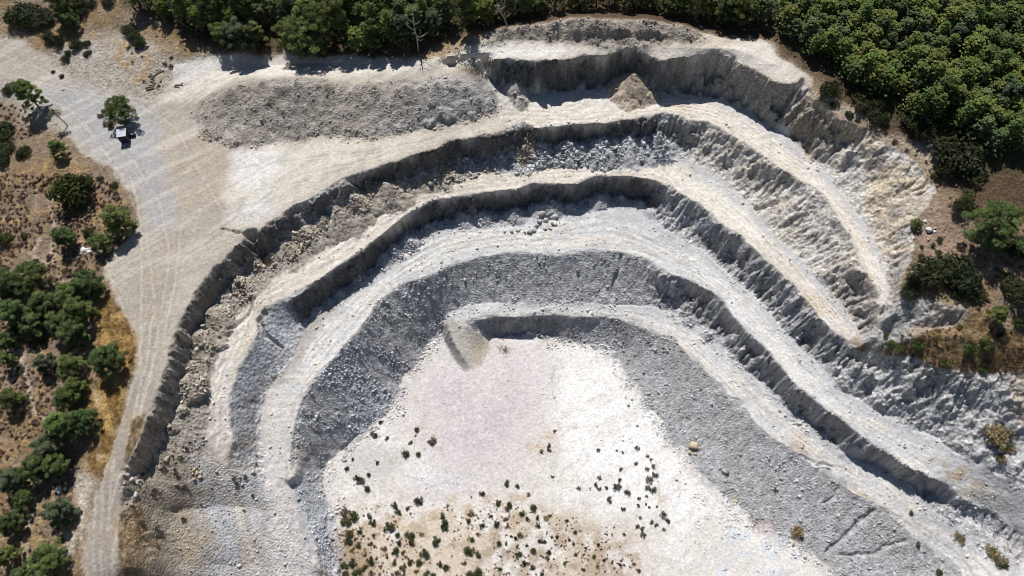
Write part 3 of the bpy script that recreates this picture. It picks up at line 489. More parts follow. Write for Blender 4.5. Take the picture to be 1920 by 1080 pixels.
MT = dict(leaf=plain('pine_needles', (.07, .1, .03), .3, 1.5, .85, 0, .17, 'tint', .3), dark=plain('evergreen_leaves', (.05, .07, .03), .3, 2., .7, 0, .25, 'tint', .15), dry=plain('dry_twigs', (.2, .15, .1), .3, 4., .95, 0, .25, 'tint', .1),
  bark=plain('bark', (.13, .09, .065), .4, 6., .95, .6), dead=plain('bleached_wood', (.36, .33, .30), .3, 6., .9, .5), stone=plain('grey_stone', (.42, .415, .41), .3, 2.5, .95, .8, .2), pale=plain('pale_stone', (.68, .66, .62), .2, 2.5, .95, .8, .12), tan=plain('tan_stone', (.50, .40, .28), .3, 2.5, .95, .8, .2), rubble=plain('rubble_stone', (.5, .5, .5), .3, 2.0, .95, .6, 0, 'tint'),
  sheet=plain('painted_sheet_metal', (.44, .48, .53), .15, 3., .5, .1), black=plain('dark_panel', (.035, .035, .04), .2, 5., .6, .1), steel=plain('weathered_steel', (.26, .26, .26), .2, 5., .6, .2), log=plain('cut_log_wood', (.30, .25, .20), .35, 6., .95, .6, .2), board=plain('white_board', (.75, .75, .73), .1, 5., .6, .1))
# ---------------------------------------------------------------- object helpers
COLL = S.collection
def mesh(name, V, F, mat, tint=None, smooth=False, tname='tint'):
    m = bpy.data.meshes.new(name); V = np.asarray(V, np.float32); F = np.asarray(F, np.int32); k = F.shape[1]
    m.vertices.add(len(V)); m.vertices.foreach_set('co', V.ravel()); m.loops.add(F.size); m.loops.foreach_set('vertex_index', F.ravel())
    m.polygons.add(len(F)); m.polygons.foreach_set('loop_start', np.arange(0, F.size, k, dtype=np.int32))
    if smooth: m.polygons.foreach_set('use_smooth', np.ones(len(F), bool))
    if tint is not None:
        a = m.color_attributes.new(tname, 'FLOAT_COLOR', 'POINT'); c = np.ones((len(V), 4), np.float32); c[:, :3] = tint; a.data.foreach_set('color', c.ravel())
    m.materials.append(mat); m.update(calc_edges=True); return m
def link(name, data, parent=None, loc=None, **props):
    o = bpy.data.objects.new(name, data); COLL.objects.link(o)
    if parent: o.parent = parent
    if loc is not None: o.location = loc
    for k, v in props.items(): o[k] = v
    return o
# ground pieces
i_ = np.arange(AX.size).reshape(AX.shape); Q = np.stack([i_[:-1, :-1], i_[:-1, 1:], i_[1:, 1:], i_[1:, :-1]], -1).reshape(-1, 4)
fid = np.zeros((len(FY)-1, len(FX)-1), np.int32); fid[len(ly):len(ly)+NY-1, len(lx):len(lx)+NX-1] = ID[:-1, :-1]; fid = fid.ravel()
AV = np.stack([AX, AY, AZ], -1).reshape(-1, 3); ACf = AC.reshape(-1, 3)
for v, nm in NAMES.items():
    q = Q[fid == v]
    if not len(q): continue
    u, inv = np.unique(q, return_inverse=True); mt = MG['soil'] if v == 0 else MG['soft'] if v in (1, 2, 4, 5, 6, 7, 8) else MG['gravel'] if v in (9, 10, 15, 16, 3) else MG['rock']
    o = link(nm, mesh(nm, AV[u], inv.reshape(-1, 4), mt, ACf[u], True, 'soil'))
    if v == 15: o['label'] = 'long grey-brown spoil heap beside the dirt road at the quarry entrance'; o['category'] = 'spoil heap'
    elif v == 16: o['label'] = 'low brown bank of dumped earth between the pit rim and the forest'; o['category'] = 'earth bank'
    else: o['kind'] = 'structure'
# ---------------------------------------------------------------- plant builders
def tufts(C, R, n, size, tint, rng, flat=.75, up=.35, vary=.35):
    """leaf-sized faces spread through clumps C (k,3) of radius R (k,)"""
    k = len(C); ci = rng.integers(0, k, n); d = rng.normal(size=(n, 3)); d /= np.linalg.norm(d, axis=1)[:, None]; d[:, 2] = np.abs(d[:, 2])*.8+d[:, 2]*.2
    rad = R[ci]*rng.uniform(.55, 1.05, n); P = C[ci]+d*rad[:, None]*np.array([1, 1, flat])
    nrm = d+rng.normal(size=(n, 3))*.6+np.array([0, 0, up]); nrm /= np.linalg.norm(nrm, axis=1)[:, None]
    a = np.cross(nrm, rng.normal(size=(n, 3))); a /= np.linalg.norm(a, axis=1)[:, None]; b = np.cross(nrm, a)
    s = size*rng.uniform(.6, 1.3, n)[:, None]
    V = np.stack([P-a*s*.5, P+b*s*.33, P+a*s*.6, P-b*s*.33], 1).reshape(-1, 3); F = np.arange(4*n).reshape(n, 4)
    cv = rng.uniform(1-vary, 1+vary, k)[ci]*rng.uniform(.75, 1.25, n); t = np.asarray(tint)[None]*cv[:, None]; t[:, 0] *= rng.uniform(.85, 1.3, n)
    return V, F, np.repeat(t, 4, 0)
def tube(pts, rads, sides=6):
    V = []; F = []; pts = [Vector(p) for p in pts]
    for i, p in enumerate(pts):
        d = (pts[min(i+1, len(pts)-1)]-pts[max(i-1, 0)]).normalized(); a = d.orthogonal().normalized(); b = d.cross(a)
        for k in range(sides): an = 2*math.pi*k/sides; V.append(tuple(p+(a*math.cos(an)+b*math.sin(an))*rads[i]))
    for i in range(len(pts)-1):
        for k in range(sides): F.append((i*sides+k, i*sides+(k+1) % sides, (i+1)*sides+(k+1) % sides, (i+1)*sides+k))
    c = len(V); V.append(tuple(pts[-1])); V.append(tuple(pts[0])); e = (len(pts)-1)*sides
    for k in range(sides): F.append((e+k, e+(k+1) % sides, c, c)); F.append(((k+1) % sides, k, c+1, c+1))
    return V, F
def join(parts):
    V = []; F = []
    for v, f in parts: o = len(V); V += list(v); F += [tuple(i+o for i in q) for q in f]
    return V, F
def tri_safe(F): return [q if q[2] != q[3] else q[:3] for q in F]
def mesh_q(name, V, F, mat, smooth=True):
    m = bpy.data.meshes.new(name); m.from_pydata([tuple(v) for v in V], [], tri_safe(F)); m.materials.append(mat)
    if smooth: m.polygons.foreach_set('use_smooth', np.ones(len(m.polygons), bool))
    m.update(); return m
def pine(seed, tint, H=7., R=3., n=6200, ragged=.35, nc=64, cr=1., p0=.34, leaf=.29, vary=.35):
    rng = np.random.default_rng(seed); C = []; r = []; limbs = [tube([(0, 0, -.4), (.08, .05, H*.3), (.15, -.05, H*.6), (.1, .1, H*.92)], [.22, .18, .12, .04])]
    for i in range(nc):
        h = rng.uniform(.2, .96)**.9; an = rng.uniform(0, 6.283); prof = max(0, 1-((h-p0)/(1.02-p0))**2)**.5
        d = R*prof*rng.uniform(.12, 1.0)**.5*(1+ragged*rng.normal()*.35); c = np.array([math.cos(an)*d, math.sin(an)*d, H*h+rng.normal()*.12])
        C.append(c); r.append(rng.uniform(.5, .95)*R/3*cr)
        if i % 5 == 0: limbs.append(tube([(.1, 0, H*h*.72), tuple(c*np.array([.55, .55, 1])-np.array([0, 0, .35])), tuple(c)], [.075, .05, .02], 4))
    C = np.array(C); r = np.array(r); V, F, T = tufts(C, r, int(n*1.5), leaf, np.array(tint)*1.25, rng, up=.8, vary=vary)
    return mesh_q('trunk', *join(limbs), MT['bark']), mesh('crown', V, F, MT['leaf'], T)
G1, G2, G3 = (.105, .148, .046), (.085, .125, .044), (.122, .162, .05)
PINES = [pine(1, G1), pine(2, G2, 7.5, 2.8), pine(3, G3, 6.5, 3.2), pine(4, G1, 7., 3.4, 6800, .5), pine(5, G2, 6., 3.0), pine(6, G3, 8., 2.7), pine(7, (.080, .108, .060), 7., 2.9)]
FOR = [pine(31+i, (1.34*t[0], 1.32*t[1], 1.3*t[2]), H, R, 6400, 1.0, 230, .5, p0, .24, .2) for i, (t, H, R, p0) in enumerate((((.135, .18, .055), 7.5, 2.0, .2), ((.11, .16, .05), 8., 1.9, .12), ((.155, .19, .06), 6.5, 2.2, .25), ((.12, .165, .075), 7., 2.0, .2), ((.095, .14, .045), 8.4, 1.9, .1), ((.14, .185, .05), 5.8, 2.1, .3), ((.10, .13, .06), 6.4, 1.8, .15)))]
def shrub(seed, tint, n, size, mat, up=.35, lobes=9, h=.8, stems=5):
    rng = np.random.default_rng(seed); a = rng.uniform(0, 6.283, lobes); d = np.sqrt(rng.uniform(0, 1, lobes))*.62
    C = np.stack([np.cos(a)*d, np.sin(a)*d, rng.uniform(.25, .55, lobes)*h], 1); r = rng.uniform(.28, .45, lobes)
    V, F, T = tufts(C, r, n, size, tint, rng, 1.0, up)
    st = [tube([(0, 0, -.15), (math.cos(q)*.2, math.sin(q)*.2, .2*h), (math.cos(q)*.45, math.sin(q)*.45, .45*h)], [.05, .035, .01], 4) for q in np.linspace(0, 6.28, stems, endpoint=False)]
    return mesh_q('stem', *join(st), MT['bark']), mesh('foliage', V, F, mat, T)
SHR = [shrub(s, t, 520, .17, MT['dark']) for s, t in ((11, (.066, .08, .03)), (12, (.054, .07, .027)), (13, (.078, .084, .034)))]       # juniper-like
OLV = [shrub(s, t, 260, .2, MT['dark']) for s, t in ((14, (.10, .10, .065)), (15, (.085, .085, .05)))]                                   # thin grey-olive
BIG = [shrub(s, t, 1700, .11, MT['dark'], .4, 16, .7) for s, t in ((16, (.034, .045, .018)), (17, (.042, .052, .02)))]                    # broad evergreen
BRT = [shrub(s, t, 900, .14, MT['leaf'], .4, 12, .95) for s, t in ((18, (.085, .12, .03)), (19, (.075, .105, .03)))]
CUS = [shrub(s, t, 150, .28, MT['dry'], .4, 7, .75, 3) for s, t in ((20, (.15, .105, .08)), (21, (.18, .125, .085)), (22, (.115, .085, .065)), (23, (.20, .15, .075)))]
OCH = [shrub(s, t, 420, .17, MT['dry'], .5, 12, .55, 3) for s, t in ((24, (.20, .165, .085)), (25, (.17, .15, .085)))]
def plant(kind, pair, x, y, s, label, cat, group=None, sz=None, sink=.05):
    o = link(kind, None, None, (x, y, gz(x, y)-sink), label=label, category=cat); o.rotation_euler = (0, 0, random.uniform(0, 6.283)); o.scale = (s, s, sz or s)
    o.empty_display_size = .3
    if group: o['group'] = group
    link('trunk' if kind.endswith('tree') else 'stem', pair[0], o); link('crown' if kind.endswith('tree') else 'foliage', pair[1], o)
    return o
def scale_at(px, py, rpx, dz): x, y = at(px, py, dz); return x, y, rpx*((CAM_H-gz(x, y)-dz)/-ray(px, py)[2])/FPX
def pxpy(x, y, z):   # where a point of the place falls in the photograph (to leave out what it does not show)
    vz = z-CAM_H; f = y*CP-vz*SP; u = y*SP+vz*CP
    return 960+FPX*x/f, 540-FPX*u/f
# ---- single pines
def pine_at(px, py, rpx, label, group=None, k=None, tall=1.0):
    k = random.randrange(len(PINES)) if k is None else k; rpx *= .8; R = rpx/10.; dz = 3.2
    x, y, r = scale_at(px, py, rpx, 3.0*rpx/30); s = r/3.1
    return plant('pine_tree', PINES[k], x, y, s, label, 'tree', group, s*tall)
pine_at(62, 188, 30, 'tall green pine with a dark shadow on pale ground by the track fork', k=5, tall=1.1)
pine_at(228, 212, 28, 'bushy green pine right beside the small roofed shelter', k=3)
pine_at(110, 282, 20, 'short green pine alone on pale dirt below the track fork', k=0)
pine_at(1862, 425, 48, 'broad spreading pine above reddish bare earth near the ribbed cliff', k=3)
pine_at(1872, 588, 20, 'small bright green pine on the slope above the ribbed cliff', k=2)
pine_at(1720, 418, 13, 'small bright green pine beside white stones on bare earth', k=2, tall=.8)
for px, py, r in ((222,415,34),(122,447,26),(190,457,21),(22,540,36),(62,525,34),(85,572,36),(30,590,34),(60,610,30),(160,530,36),(135,555,32),(148,585,34),(112,610,30),(140,628,32),(200,672,38),(85,680,23),(135,688,30),(14,675,20),(22,748,26),(128,748,30),(150,790,34),(120,800,36),(92,838,34),(60,878,34),(105,870,28),(18,900,28),(108,960,32),(20,978,30),(90,1050,34),(14,1045,28),(35,1085,28),(142,725,24),(14,640,22),(5,520,26),(45,935,18)):
    lb, g_ = (('dark green pine at the edge of the yard above the cushion scrub', 'pines at the yard edge') if py < 470 else ('dark pine in the thick clump beside the ochre grass strip', 'pines in the clump by the ochre strip') if py < 690 else ('green pine in the row along the bend of the haul road', 'pines along the road bend') if py < 900 and px > 50 else ('green pine in the scrub below the bend of the haul road', 'pines below the road bend'))
    pine_at(px, py, r, lb, g_)
for px, py, r in ((115,18,30),(130,40,22),(450,75,36),(480,72,26),(420,68,24),(568,75,40),(590,88,26),(545,62,26)):
    if py < 60: pine_at(px, py, r, 'green pine on the bare slope beyond the track fork', 'pines on the bare slope')
    else: pine_at(px, py, r, 'green pine at the forest edge above the striped cut bank', 'pines above the cut bank')
# ---- the forest
def inside(P, x, y):
    c = False
    for (ax, ay), (bx, by) in zip(P, P[1:]+P[:1]):
        if (ay > y) != (by > y) and x < (bx-ax)*(y-ay)/(by-ay)+ax: c = not c
    return c
FP = pw('232,-46 240,5 300,28 330,50 400,62 520,52 620,92 690,98 760,92 820,76 870,54 940,38 1050,23 1200,20 1310,40 1370,52 1450,54 1488,90 1548,130 1590,158 1650,188 1700,230 1780,240 1840,290 1880,345 1960,375 1960,-46')
NEAR = pw('1380,-46 1960,-46 1960,380 1840,300 1700,240 1560,150 1470,80')
taken = []; cnt = 0
for tries in range(16000):
    x = random.uniform(-125, 128); y = random.uniform(80, 150)
    if not inside(FP, x, y): continue
    u, v = pxpy(x, y, gz(x, y)+6)
    if not (-45 < u < 1965 and v > -42): continue
    dense_ = inside(NEAR, x, y); md = 1.95 if dense_ else 2.6
    if any((x-a)**2+(y-b)**2 < md*md for a, b in taken): continue
    taken.append((x, y)); s = random.uniform(.8, 1.12)*(.84 if dense_ else 1.); pr = random.choice(FOR) if random.random() < (.97 if dense_ else .65) else random.choice(PINES)
    o = plant('pine_tree', pr, x, y, s*(.8 if pr in PINES else 1), 'bright green pine in the dense forest beyond the upper face' if dense_ else 'green pine in the forest strip behind the quarry rim', 'tree', 'pines of the dense forest' if dense_ else 'pines of the forest strip', s*(random.uniform(.8, 1.0) if dense_ else random.uniform(.9, 1.2)))
print('forest', len(taken))
ug = []
while len(ug) < 5200:
    x = random.uniform(-125, 128); y = random.uniform(80, 150)
    if inside(FP, x, y): ug.append((x, y, gz(x, y)+random.uniform(.1, .9)))
V_, F_, T_ = tufts(np.array(ug), np.full(len(ug), .6), 26000, .34, (.085, .115, .04), np.random.default_rng(55), 1., .8)
link('undergrowth', mesh('undergrowth', V_, F_, MT['dark'], T_), label='low green undergrowth between the forest pines', category='undergrowth', kind='stuff')
# ---- bare trees
def dead_tree(px, py, h, lean, label, seed):
    rng = random.Random(seed); x, y = at(px, py); o = link('dead_tree', None, None, (x, y, gz(x, y)-.1), label=label, category='tree')
    top = Vector((lean[0], lean[1], h)); link('trunk', mesh_q('trunk', *tube([(0, 0, 0), tuple(top*.4+Vector((.15, 0, 0))), tuple(top*.75), tuple(top)], [.2, .15, .09, .03]), MT['dead']), o)
    for i in range(9):
        t = rng.uniform(.3, .95); b = top*t; an = rng.uniform(0, 6.28); l = (1.1-t)*2.6+.5; e = b+Vector((math.cos(an)*l, math.sin(an)*l, l*.6)); m_ = (b+e)*.5+Vector((0, 0, -.15))
        link('branch', mesh_q('branch', *tube([tuple(b), tuple(m_), tuple(e), tuple(e+Vector((math.cos(an+.6)*.5, math.sin(an+.6)*.5, .5)))], [.07, .05, .03, .012], 4), MT['dead']), o)
dead_tree(785, 98, 8.5, (-.2, .3), 'tall bare grey dead tree at the forest edge', 1); dead_tree(952, 50, 5., (-2.2, .8), 'leaning bleached dead tree at the forest edge by the bank', 2)
x, y = at(127, 236); o = link('sparse_tree', None, None, (x, y, gz(x, y)-.1), label='thin leaning tree with sparse pale foliage at the track fork', category='tree')
link('trunk', mesh_q('trunk', *join([tube([(0, 0, 0), (-.15, .1, 1.3), (-.75, .2, 2.6), (-.9, .3, 4.0)], [.13, .11, .08, .03]), tube([(-.5, .15, 2.1), (.1, .3, 3.0), (.3, .5, 3.5)], [.06, .04, .02], 4), tube([(-.7, .2, 2.5), (-1.5, 0, 3.1)], [.05, .02], 4)]), MT['dead']), o)
rg = np.random.default_rng(77); CC = np.array([(-.9, .3, 3.9), (.3, .5, 3.5), (-1.5, 0, 3.2), (-.5, .5, 3.6), (-1.1, -.3, 3.5), (-.2, .1, 3.2)]); link('crown', mesh('crown', *(lambda v, f, t: (v, f, MT['leaf'], t))(*tufts(CC, np.full(6, .6), 340, .26, (.16, .18, .10), rg))), o)
# ---- shrubs of the pit floor
Lf = '224,215,16 180,283,22 255,307,15 508,315,24 358,384,20 431,400,20 387,330,14 430,255,14 418,290,10 62,424,13 202,440,15 28,474,16 85,525,22 110,545,20 150,512,14 145,582,15 300,680,25 318,715,16 370,700,13 435,660,25 268,800,30 180,778,18 155,740,18 20,720,30 55,755,35 25,780,30 35,850,30 40,885,28 55,940,18 100,830,14 568,738,23 578,790,26 578,815,22 595,685,10 316,855,18 380,850,27 400,885,18 325,892,15 450,848,13 536,885,24 302,942,20 348,945,14 470,950,26 363,975,11 388,1000,16 430,1010,18 300,1015,16 345,1040,22 320,1060,20 555,1012,23 594,1036,20 480,1065,24 515,1070,15 725,725,24 716,768,14 718,943,24 767,957,20 737,880,12 770,842,16 790,795,14 931,555,22 991,572,17 788,615,22 1050,620,18 885,668,18 940,690,18 1077,703,18 840,742,12 925,760,14 875,787,22 1017,730,16 1045,760,14 1103,748,13 1153,752,15 1175,740,10 1106,795,14 1267,768,10 1312,830,14 935,800,12 958,857,13 980,870,15 1008,850,14 990,910,12 1045,910,12 927,895,10 890,900,14 995,958,19 1080,946,19 1157,975,19 1031,1010,19 1077,1025,19 1120,885,14 1145,890,14 1185,860,12 1216,860,13 1170,940,18 1450,903,14 1377,922,10 1320,960,14 1285,880,10 1310,900,10 1478,990,13 1420,975,11 1440,1025,13 1360,1042,14 1525,1000,10 1565,1015,12 1575,993,9 1650,1010,9 1672,1045,12 1260,1005,12 1130,1070,14 890,1040,12 690,1010,16 760,1060,25 730,1070,20 60,1000,22 20,1020,24 130,1030,20 165,990,20 90,1060,24 30,1065,22 160,900,18 170,1060,18 95,905,18'
Rf = '1448,372,10 1550,375,9 1582,384,7 1665,355,12 1655,447,14 1722,403,13 1745,425,10 1760,462,12 1722,480,14 1576,480,12 1570,540,12 1545,575,18 1575,575,9 1610,615,20 1513,648,17 1585,698,14 1452,530,14 1435,565,16 1450,585,14 1490,585,12 1335,582,13 1188,517,10 1170,365,14 1165,345,10 1125,380,10 1203,265,10 1735,540,20 1765,505,16 1750,590,20 1720,580,16 1675,640,9 1673,680,14 1712,675,8 1718,628,8 1775,688,10 1735,692,8 1682,750,12 1743,775,14 1774,795,13 1700,850,16 1665,800,14 1815,732,16 1835,772,14 1698,815,12 1815,815,9 1592,843,8'
def shr(lst, ox, oy, protos, kind, label, group, f=1.35):
    for q in lst.split():
        a, b, r = [float(t) for t in q.split(',')]; x, y, s = scale_at(ox+a/3, oy+b/3, r/3, .4)
        s *= random.uniform(.75, 1.25); plant(kind, random.choice(protos), x, y, s*f, label, 'shrub', group, s*f*random.uniform(.7, 1.3))
Lq = Lf.split(); shr(' '.join(q for i, q in enumerate(Lq) if i % 5 == 3), 640, 720, CUS+OCH, 'dry_shrub', 'small brown dry shrub between the green shrubs on the pit floor', 'brown shrubs on the pit floor')
shr(' '.join(q for i, q in enumerate(Lq) if i % 5 != 3), 640, 720, SHR, 'round_shrub', 'round dark green shrub dotted on the pale pit floor', 'dark shrubs on the pit floor')
shr(Rf, 640, 720, OLV, 'sparse_shrub', 'small thin grey-green shrub on the white part of the pit floor', 'thin shrubs on the pit floor')
shr('1010,415,18 925,475,18 868,605,24 1035,585,18 1045,365,13 1068,330,12 805,785,18 880,808,22 1033,765,18 975,475,10 1130,680,8 1372,520,10 1440,450,10 1440,400,8 1422,625,9 1370,715,8 885,910,14 990,500,12 1000,530,10 1310,530,12 1330,555,12', 0, 720, OLV+SHR[2:], 'slope_shrub', 'small olive shrub on the gullied slope below the haul road', 'shrubs on the gullied slope')
shr('1325,900,15 1443,1068,18 1292,722,14 675,870,16 528,598,12', 1280, 720, SHR, 'bench_shrub', 'lone small shrub on the grey lowest bench and its slope', 'lone shrubs on the lowest bench')
shr('635,830,36 1555,870,30 1745,940,34 1790,985,34 1820,1020,26', 1280, 720, OCH, 'dry_shrub', 'brown dry shrub at the foot of the grey lowest slopes', 'brown shrubs on the lowest slopes')
shr('1740,270,55 1800,260,60 1770,320,60 1830,370,50 1790,420,40', 1280, 720, OCH, 'dry_shrub', 'ochre dry shrub growing on the ribbed cliff', 'ochre shrubs on the ribbed cliff')
shr('1350,305,16 1348,360,18 1440,335,20 1410,300,14 1320,860,28 1220,880,40 1625,885,38 1705,865,35 1145,800,18 1160,860,22 1470,960,25 1740,950,20 1600,30,34 1690,1000,30 1450,265,22 1560,760,18', 1280, 360, BRT, 'green_shrub', 'fresh green bush on the brown ground above the ribbed cliff', 'green bushes above the ribbed cliff')
shr('1360,470,80 1430,430,70 1500,440,85 1560,500,80 1600,540,70 1540,560,60 1270,570,50 1300,500,55 1640,570,70 1570,100,55 1890,590,70 1840,520,50 1880,330,70 1800,820,40 1890,740,50', 1280, 360, BIG, 'evergreen_shrub', 'broad dark evergreen shrub on the slope above the pale scar', 'evergreen shrubs above the scar')
shr('1540,900,150', 1280, 0, BIG, 'evergreen_shrub', 'very wide dark green cushion shrub beside the pale cliff-top path', None)
shr('1590,870,90 1480,960,80 1620,980,100', 1280, 0, BIG, 'evergreen_shrub', 'dark cushion shrub crowding the very wide one near the cliff-top path', 'cushion shrubs by the cliff-top path')
shr('1080,660,55 1130,680,35 940,640,28 990,670,14 1290,700,70 1350,740,60 820,520,55 1020,570,60 1090,590,50 850,590,22', 1280, 0, BIG, 'evergreen_shrub', 'low dark green shrub on bare tan ground at the forest edge', 'low shrubs on the cliff top')
shr('1380,745,32 1330,660,26 1420,985,26', 1280, 0, BRT, 'green_shrub', 'yellow-green bush on the tan ground along the cliff top', 'yellow-green bushes along the cliff top')
shr('110,110,70 190,100,75 250,110,60 180,140,50 510,20,45 605,10,35', 0, 0, BIG, 'evergreen_shrub', 'wide dark evergreen shrub on the bare slope beyond the track fork', 'wide shrubs beyond the fork')
shr('725,180,50 760,210,50 790,245,36', 0, 0, BIG, 'evergreen_shrub', 'dark shrub on tan ground between the fork and the forest', 'dark shrubs between fork and forest')
shr('320,235,32 280,215,30 430,255,30 480,245,26 380,295,24 365,328,30 490,300,20 345,425,16 295,400,13', 0, 0, BIG, 'evergreen_shrub', 'small dark shrub on the pale ground near the track fork', 'small shrubs near the fork')
shr('60,490,45 40,510,25 10,760,60 20,840,60 5,900,55 440,20,60 370,0,55 455,80,36 135,860,50 110,880,30 560,1000,20 390,1015,40 470,1050,60 640,1040,30', 0, 0, BIG, 'evergreen_shrub', 'dark shrub in the dry scrub along the edge of the dirt track', 'dark shrubs along the track')
shr('440,25,90 420,80,60 35,275,42 500,230,25 200,390,22 135,250,20 70,760,36 220,850,30 110,1000,28', 0, 360, BIG+BRT, 'evergreen_shrub', 'low dark shrub among brown cushion plants beside the yard', 'low shrubs among cushions')
shr('600,640,26 560,650,22 590,690,24 620,700,22 580,620,20', 0, 0, CUS, 'dry_shrub', 'brown dry cushion plant under the pine beside the shelter', 'cushion plants beside the shelter')
# tall dry tuft on the floor
x, y = at(946, 655); rg = np.random.default_rng(5); B = []; FF = []
for i in range(70):
    a, d = rg.uniform(0, 6.28), rg.uniform(0, 1.1); p = np.array([math.cos(a)*d*1.4, math.sin(a)*d*.7, 0]); q = p+np.array([rg.normal()*.35, rg.normal()*.35, rg.uniform(.7, 1.5)]); wv = np.array([math.sin(a)*.035, -math.cos(a)*.035, 0]); k = len(B); B += [p-wv, p+wv, q+wv*.4, q-wv*.4]; FF.append((k, k+1, k+2, k+3))
link('reed_clump', mesh('reed_clump', B, FF, plain('dry_reed', (.34, .25, .13), .3, 3., .9, 0)), None, (x, y, gz(x, y)), label='tall dry straw-coloured reed clump at the head of the pit floor', category='reeds')
# ---- brown cushion plants of the scrub slopes: the largest singly, the rest as one mass
spots = []
for poly, n, md in (('-40,330 120,330 200,340 235,380 250,420 205,470 185,505 190,540 160,640 150,720 140,800 60,830 -40,800', 9000, .72), ('-40,830 60,840 150,860 130,960 110,1090 -40,1090', 1200, 1.), ('1660,640 1720,625 1800,610 1900,620 1950,690 1850,698 1747,688 1690,664', 2600, .75), ('1770,370 1900,400 1950,560 1850,520 1810,470', 1500, 1.), ('1560,200 1650,240 1740,280 1760,330 1700,285 1620,240', 300, 1.3), ('240,80 330,105 300,170 250,150', 300, 1.3), ('0,175 60,200 60,260 0,300', 300, .9), ('1720,500 1900,560 1900,600 1720,560', 400, 1.1), ('620,985 690,975 740,1020 800,1075 620,1085', 260, 1.3)):
    P = pw(poly); xs = [p[0] for p in P]; ys = [p[1] for p in P]; loc = []
    for _ in range(n):
        x, y = random.uniform(min(xs), max(xs)), random.uniform(min(ys), max(ys))
        if not inside(P, x, y) or any((x-a)**2+(y-b)**2 < md*md for a, b in loc): continue
        u, v = pxpy(x, y, gz(x, y))
        if -20 < u < 1940 and -20 < v < 1100 and vn(np.float32(x*.25), np.float32(y*.25), 31) > .28: loc.append((x, y)); spots.append((random.uniform(.34, .66)*random.choice((.8, 1, 1, 1.25)), x, y, v))
spots.sort(reverse=True)
for s, x, y, v in spots[:280]: plant('cushion_plant', random.choice(CUS), x, y, s, 'small brown dry cushion plant on the scrub-covered slope', 'cushion plant', 'cushion plants on the scrub slopes', sink=.08)
def merged(name, items, mat, label, cat):
    VV = []; FF = []; TT = []; o = 0
    for V, F, T, x, y, z, s, a in items:
        c, n = math.cos(a), math.sin(a); W = V*s; VV.append(np.stack([W[:, 0]*c-W[:, 1]*n+x, W[:, 0]*n+W[:, 1]*c+y, W[:, 2]+z], 1)); FF.append(F+o); TT.append(T); o += len(V)
    return link(name, mesh(name, np.concatenate(VV), np.concatenate(FF), mat, np.concatenate(TT)), label=label, category=cat, kind='stuff')
def geo(seed, t): rng = np.random.default_rng(seed); a = rng.uniform(0, 6.283, 6); d = np.sqrt(rng.uniform(0, 1, 6))*.55; return tufts(np.stack([np.cos(a)*d, np.sin(a)*d, rng.uniform(.2, .5, 6)], 1), rng.uniform(.3, .45, 6), 48, .42, t, rng, 1., .4)
GE = [geo(40+i, t) for i, t in enumerate(((.15, .105, .08), (.18, .125, .085), (.115, .085, .065), (.20, .15, .075)))]
FPo = pw('640,940 760,950 900,930 1050,960 1180,990 1220,1075 620,1085'); small = []
while len(small) < 520:
    x, y = random.uniform(-34, 28), random.uniform(8, 30)
    if inside(FPo, x, y) and vn(np.float32(x*.3), np.float32(y*.3), 51) > random.uniform(.3, .75): small.append((random.uniform(.12, .32), x, y))
merged('low_scrub', [(*random.choice(GE), x, y, gz(x, y)-.04, s, random.uniform(0, 6.28)) for s, x, y in small]+[(*random.choice(GE), x, y, gz(x, y)-.05, s, random.uniform(0, 6.28)) for s, x, y, v in spots[280:]], MT['dry'], 'mass of small brown dry scrub covering the open slopes', 'scrub'); print('scrub', len(spots))
# dry grass
gr = []; bl_ = np.random.default_rng(9); Vb = []
for i in range(7): a = i*.9; Vb += [(math.cos(a)*.1-.02, math.sin(a)*.1, 0), (math.cos(a)*.1+.02, math.sin(a)*.1, 0), (math.cos(a)*.35, math.sin(a)*.35, .4)]
Vb = np.array(Vb, np.float32); Fb = np.arange(21).reshape(7, 3)
for poly, n in (('195,540 235,590 256,650 252,700 235,760 215,830 190,900 165,880 160,760 185,650 185,590', 2600), ('250,790 275,770 262,820 245,855 232,880', 260), ('1650,640 1700,620 1800,600 1900,620 1950,690 1850,700 1747,690', 1200), ('225,960 265,950 285,1010 270,1080 235,1080', 500), ('120,1000 150,960 150,1080 120,1080', 300)):
    P = pw(poly); xs = [p[0] for p in P]; ys = [p[1] for p in P]
    for _ in range(n*2):
        x, y = random.uniform(min(xs), max(xs)), random.uniform(min(ys), max(ys))
        if inside(P, x, y) and vn(np.float32(x*.5), np.float32(y*.5), 3) > .4: gr.append((Vb, Fb, np.tile(np.array([[.42, .29, .12]])*random.uniform(.6, 1.2), (21, 1)), x, y, gz(x, y)-.02, random.uniform(.6, 1.3), random.uniform(0, 6.28)))
merged('dry_grass', gr, MT['dry'], 'short ochre dry grass on the verges of the dirt road', 'grass')
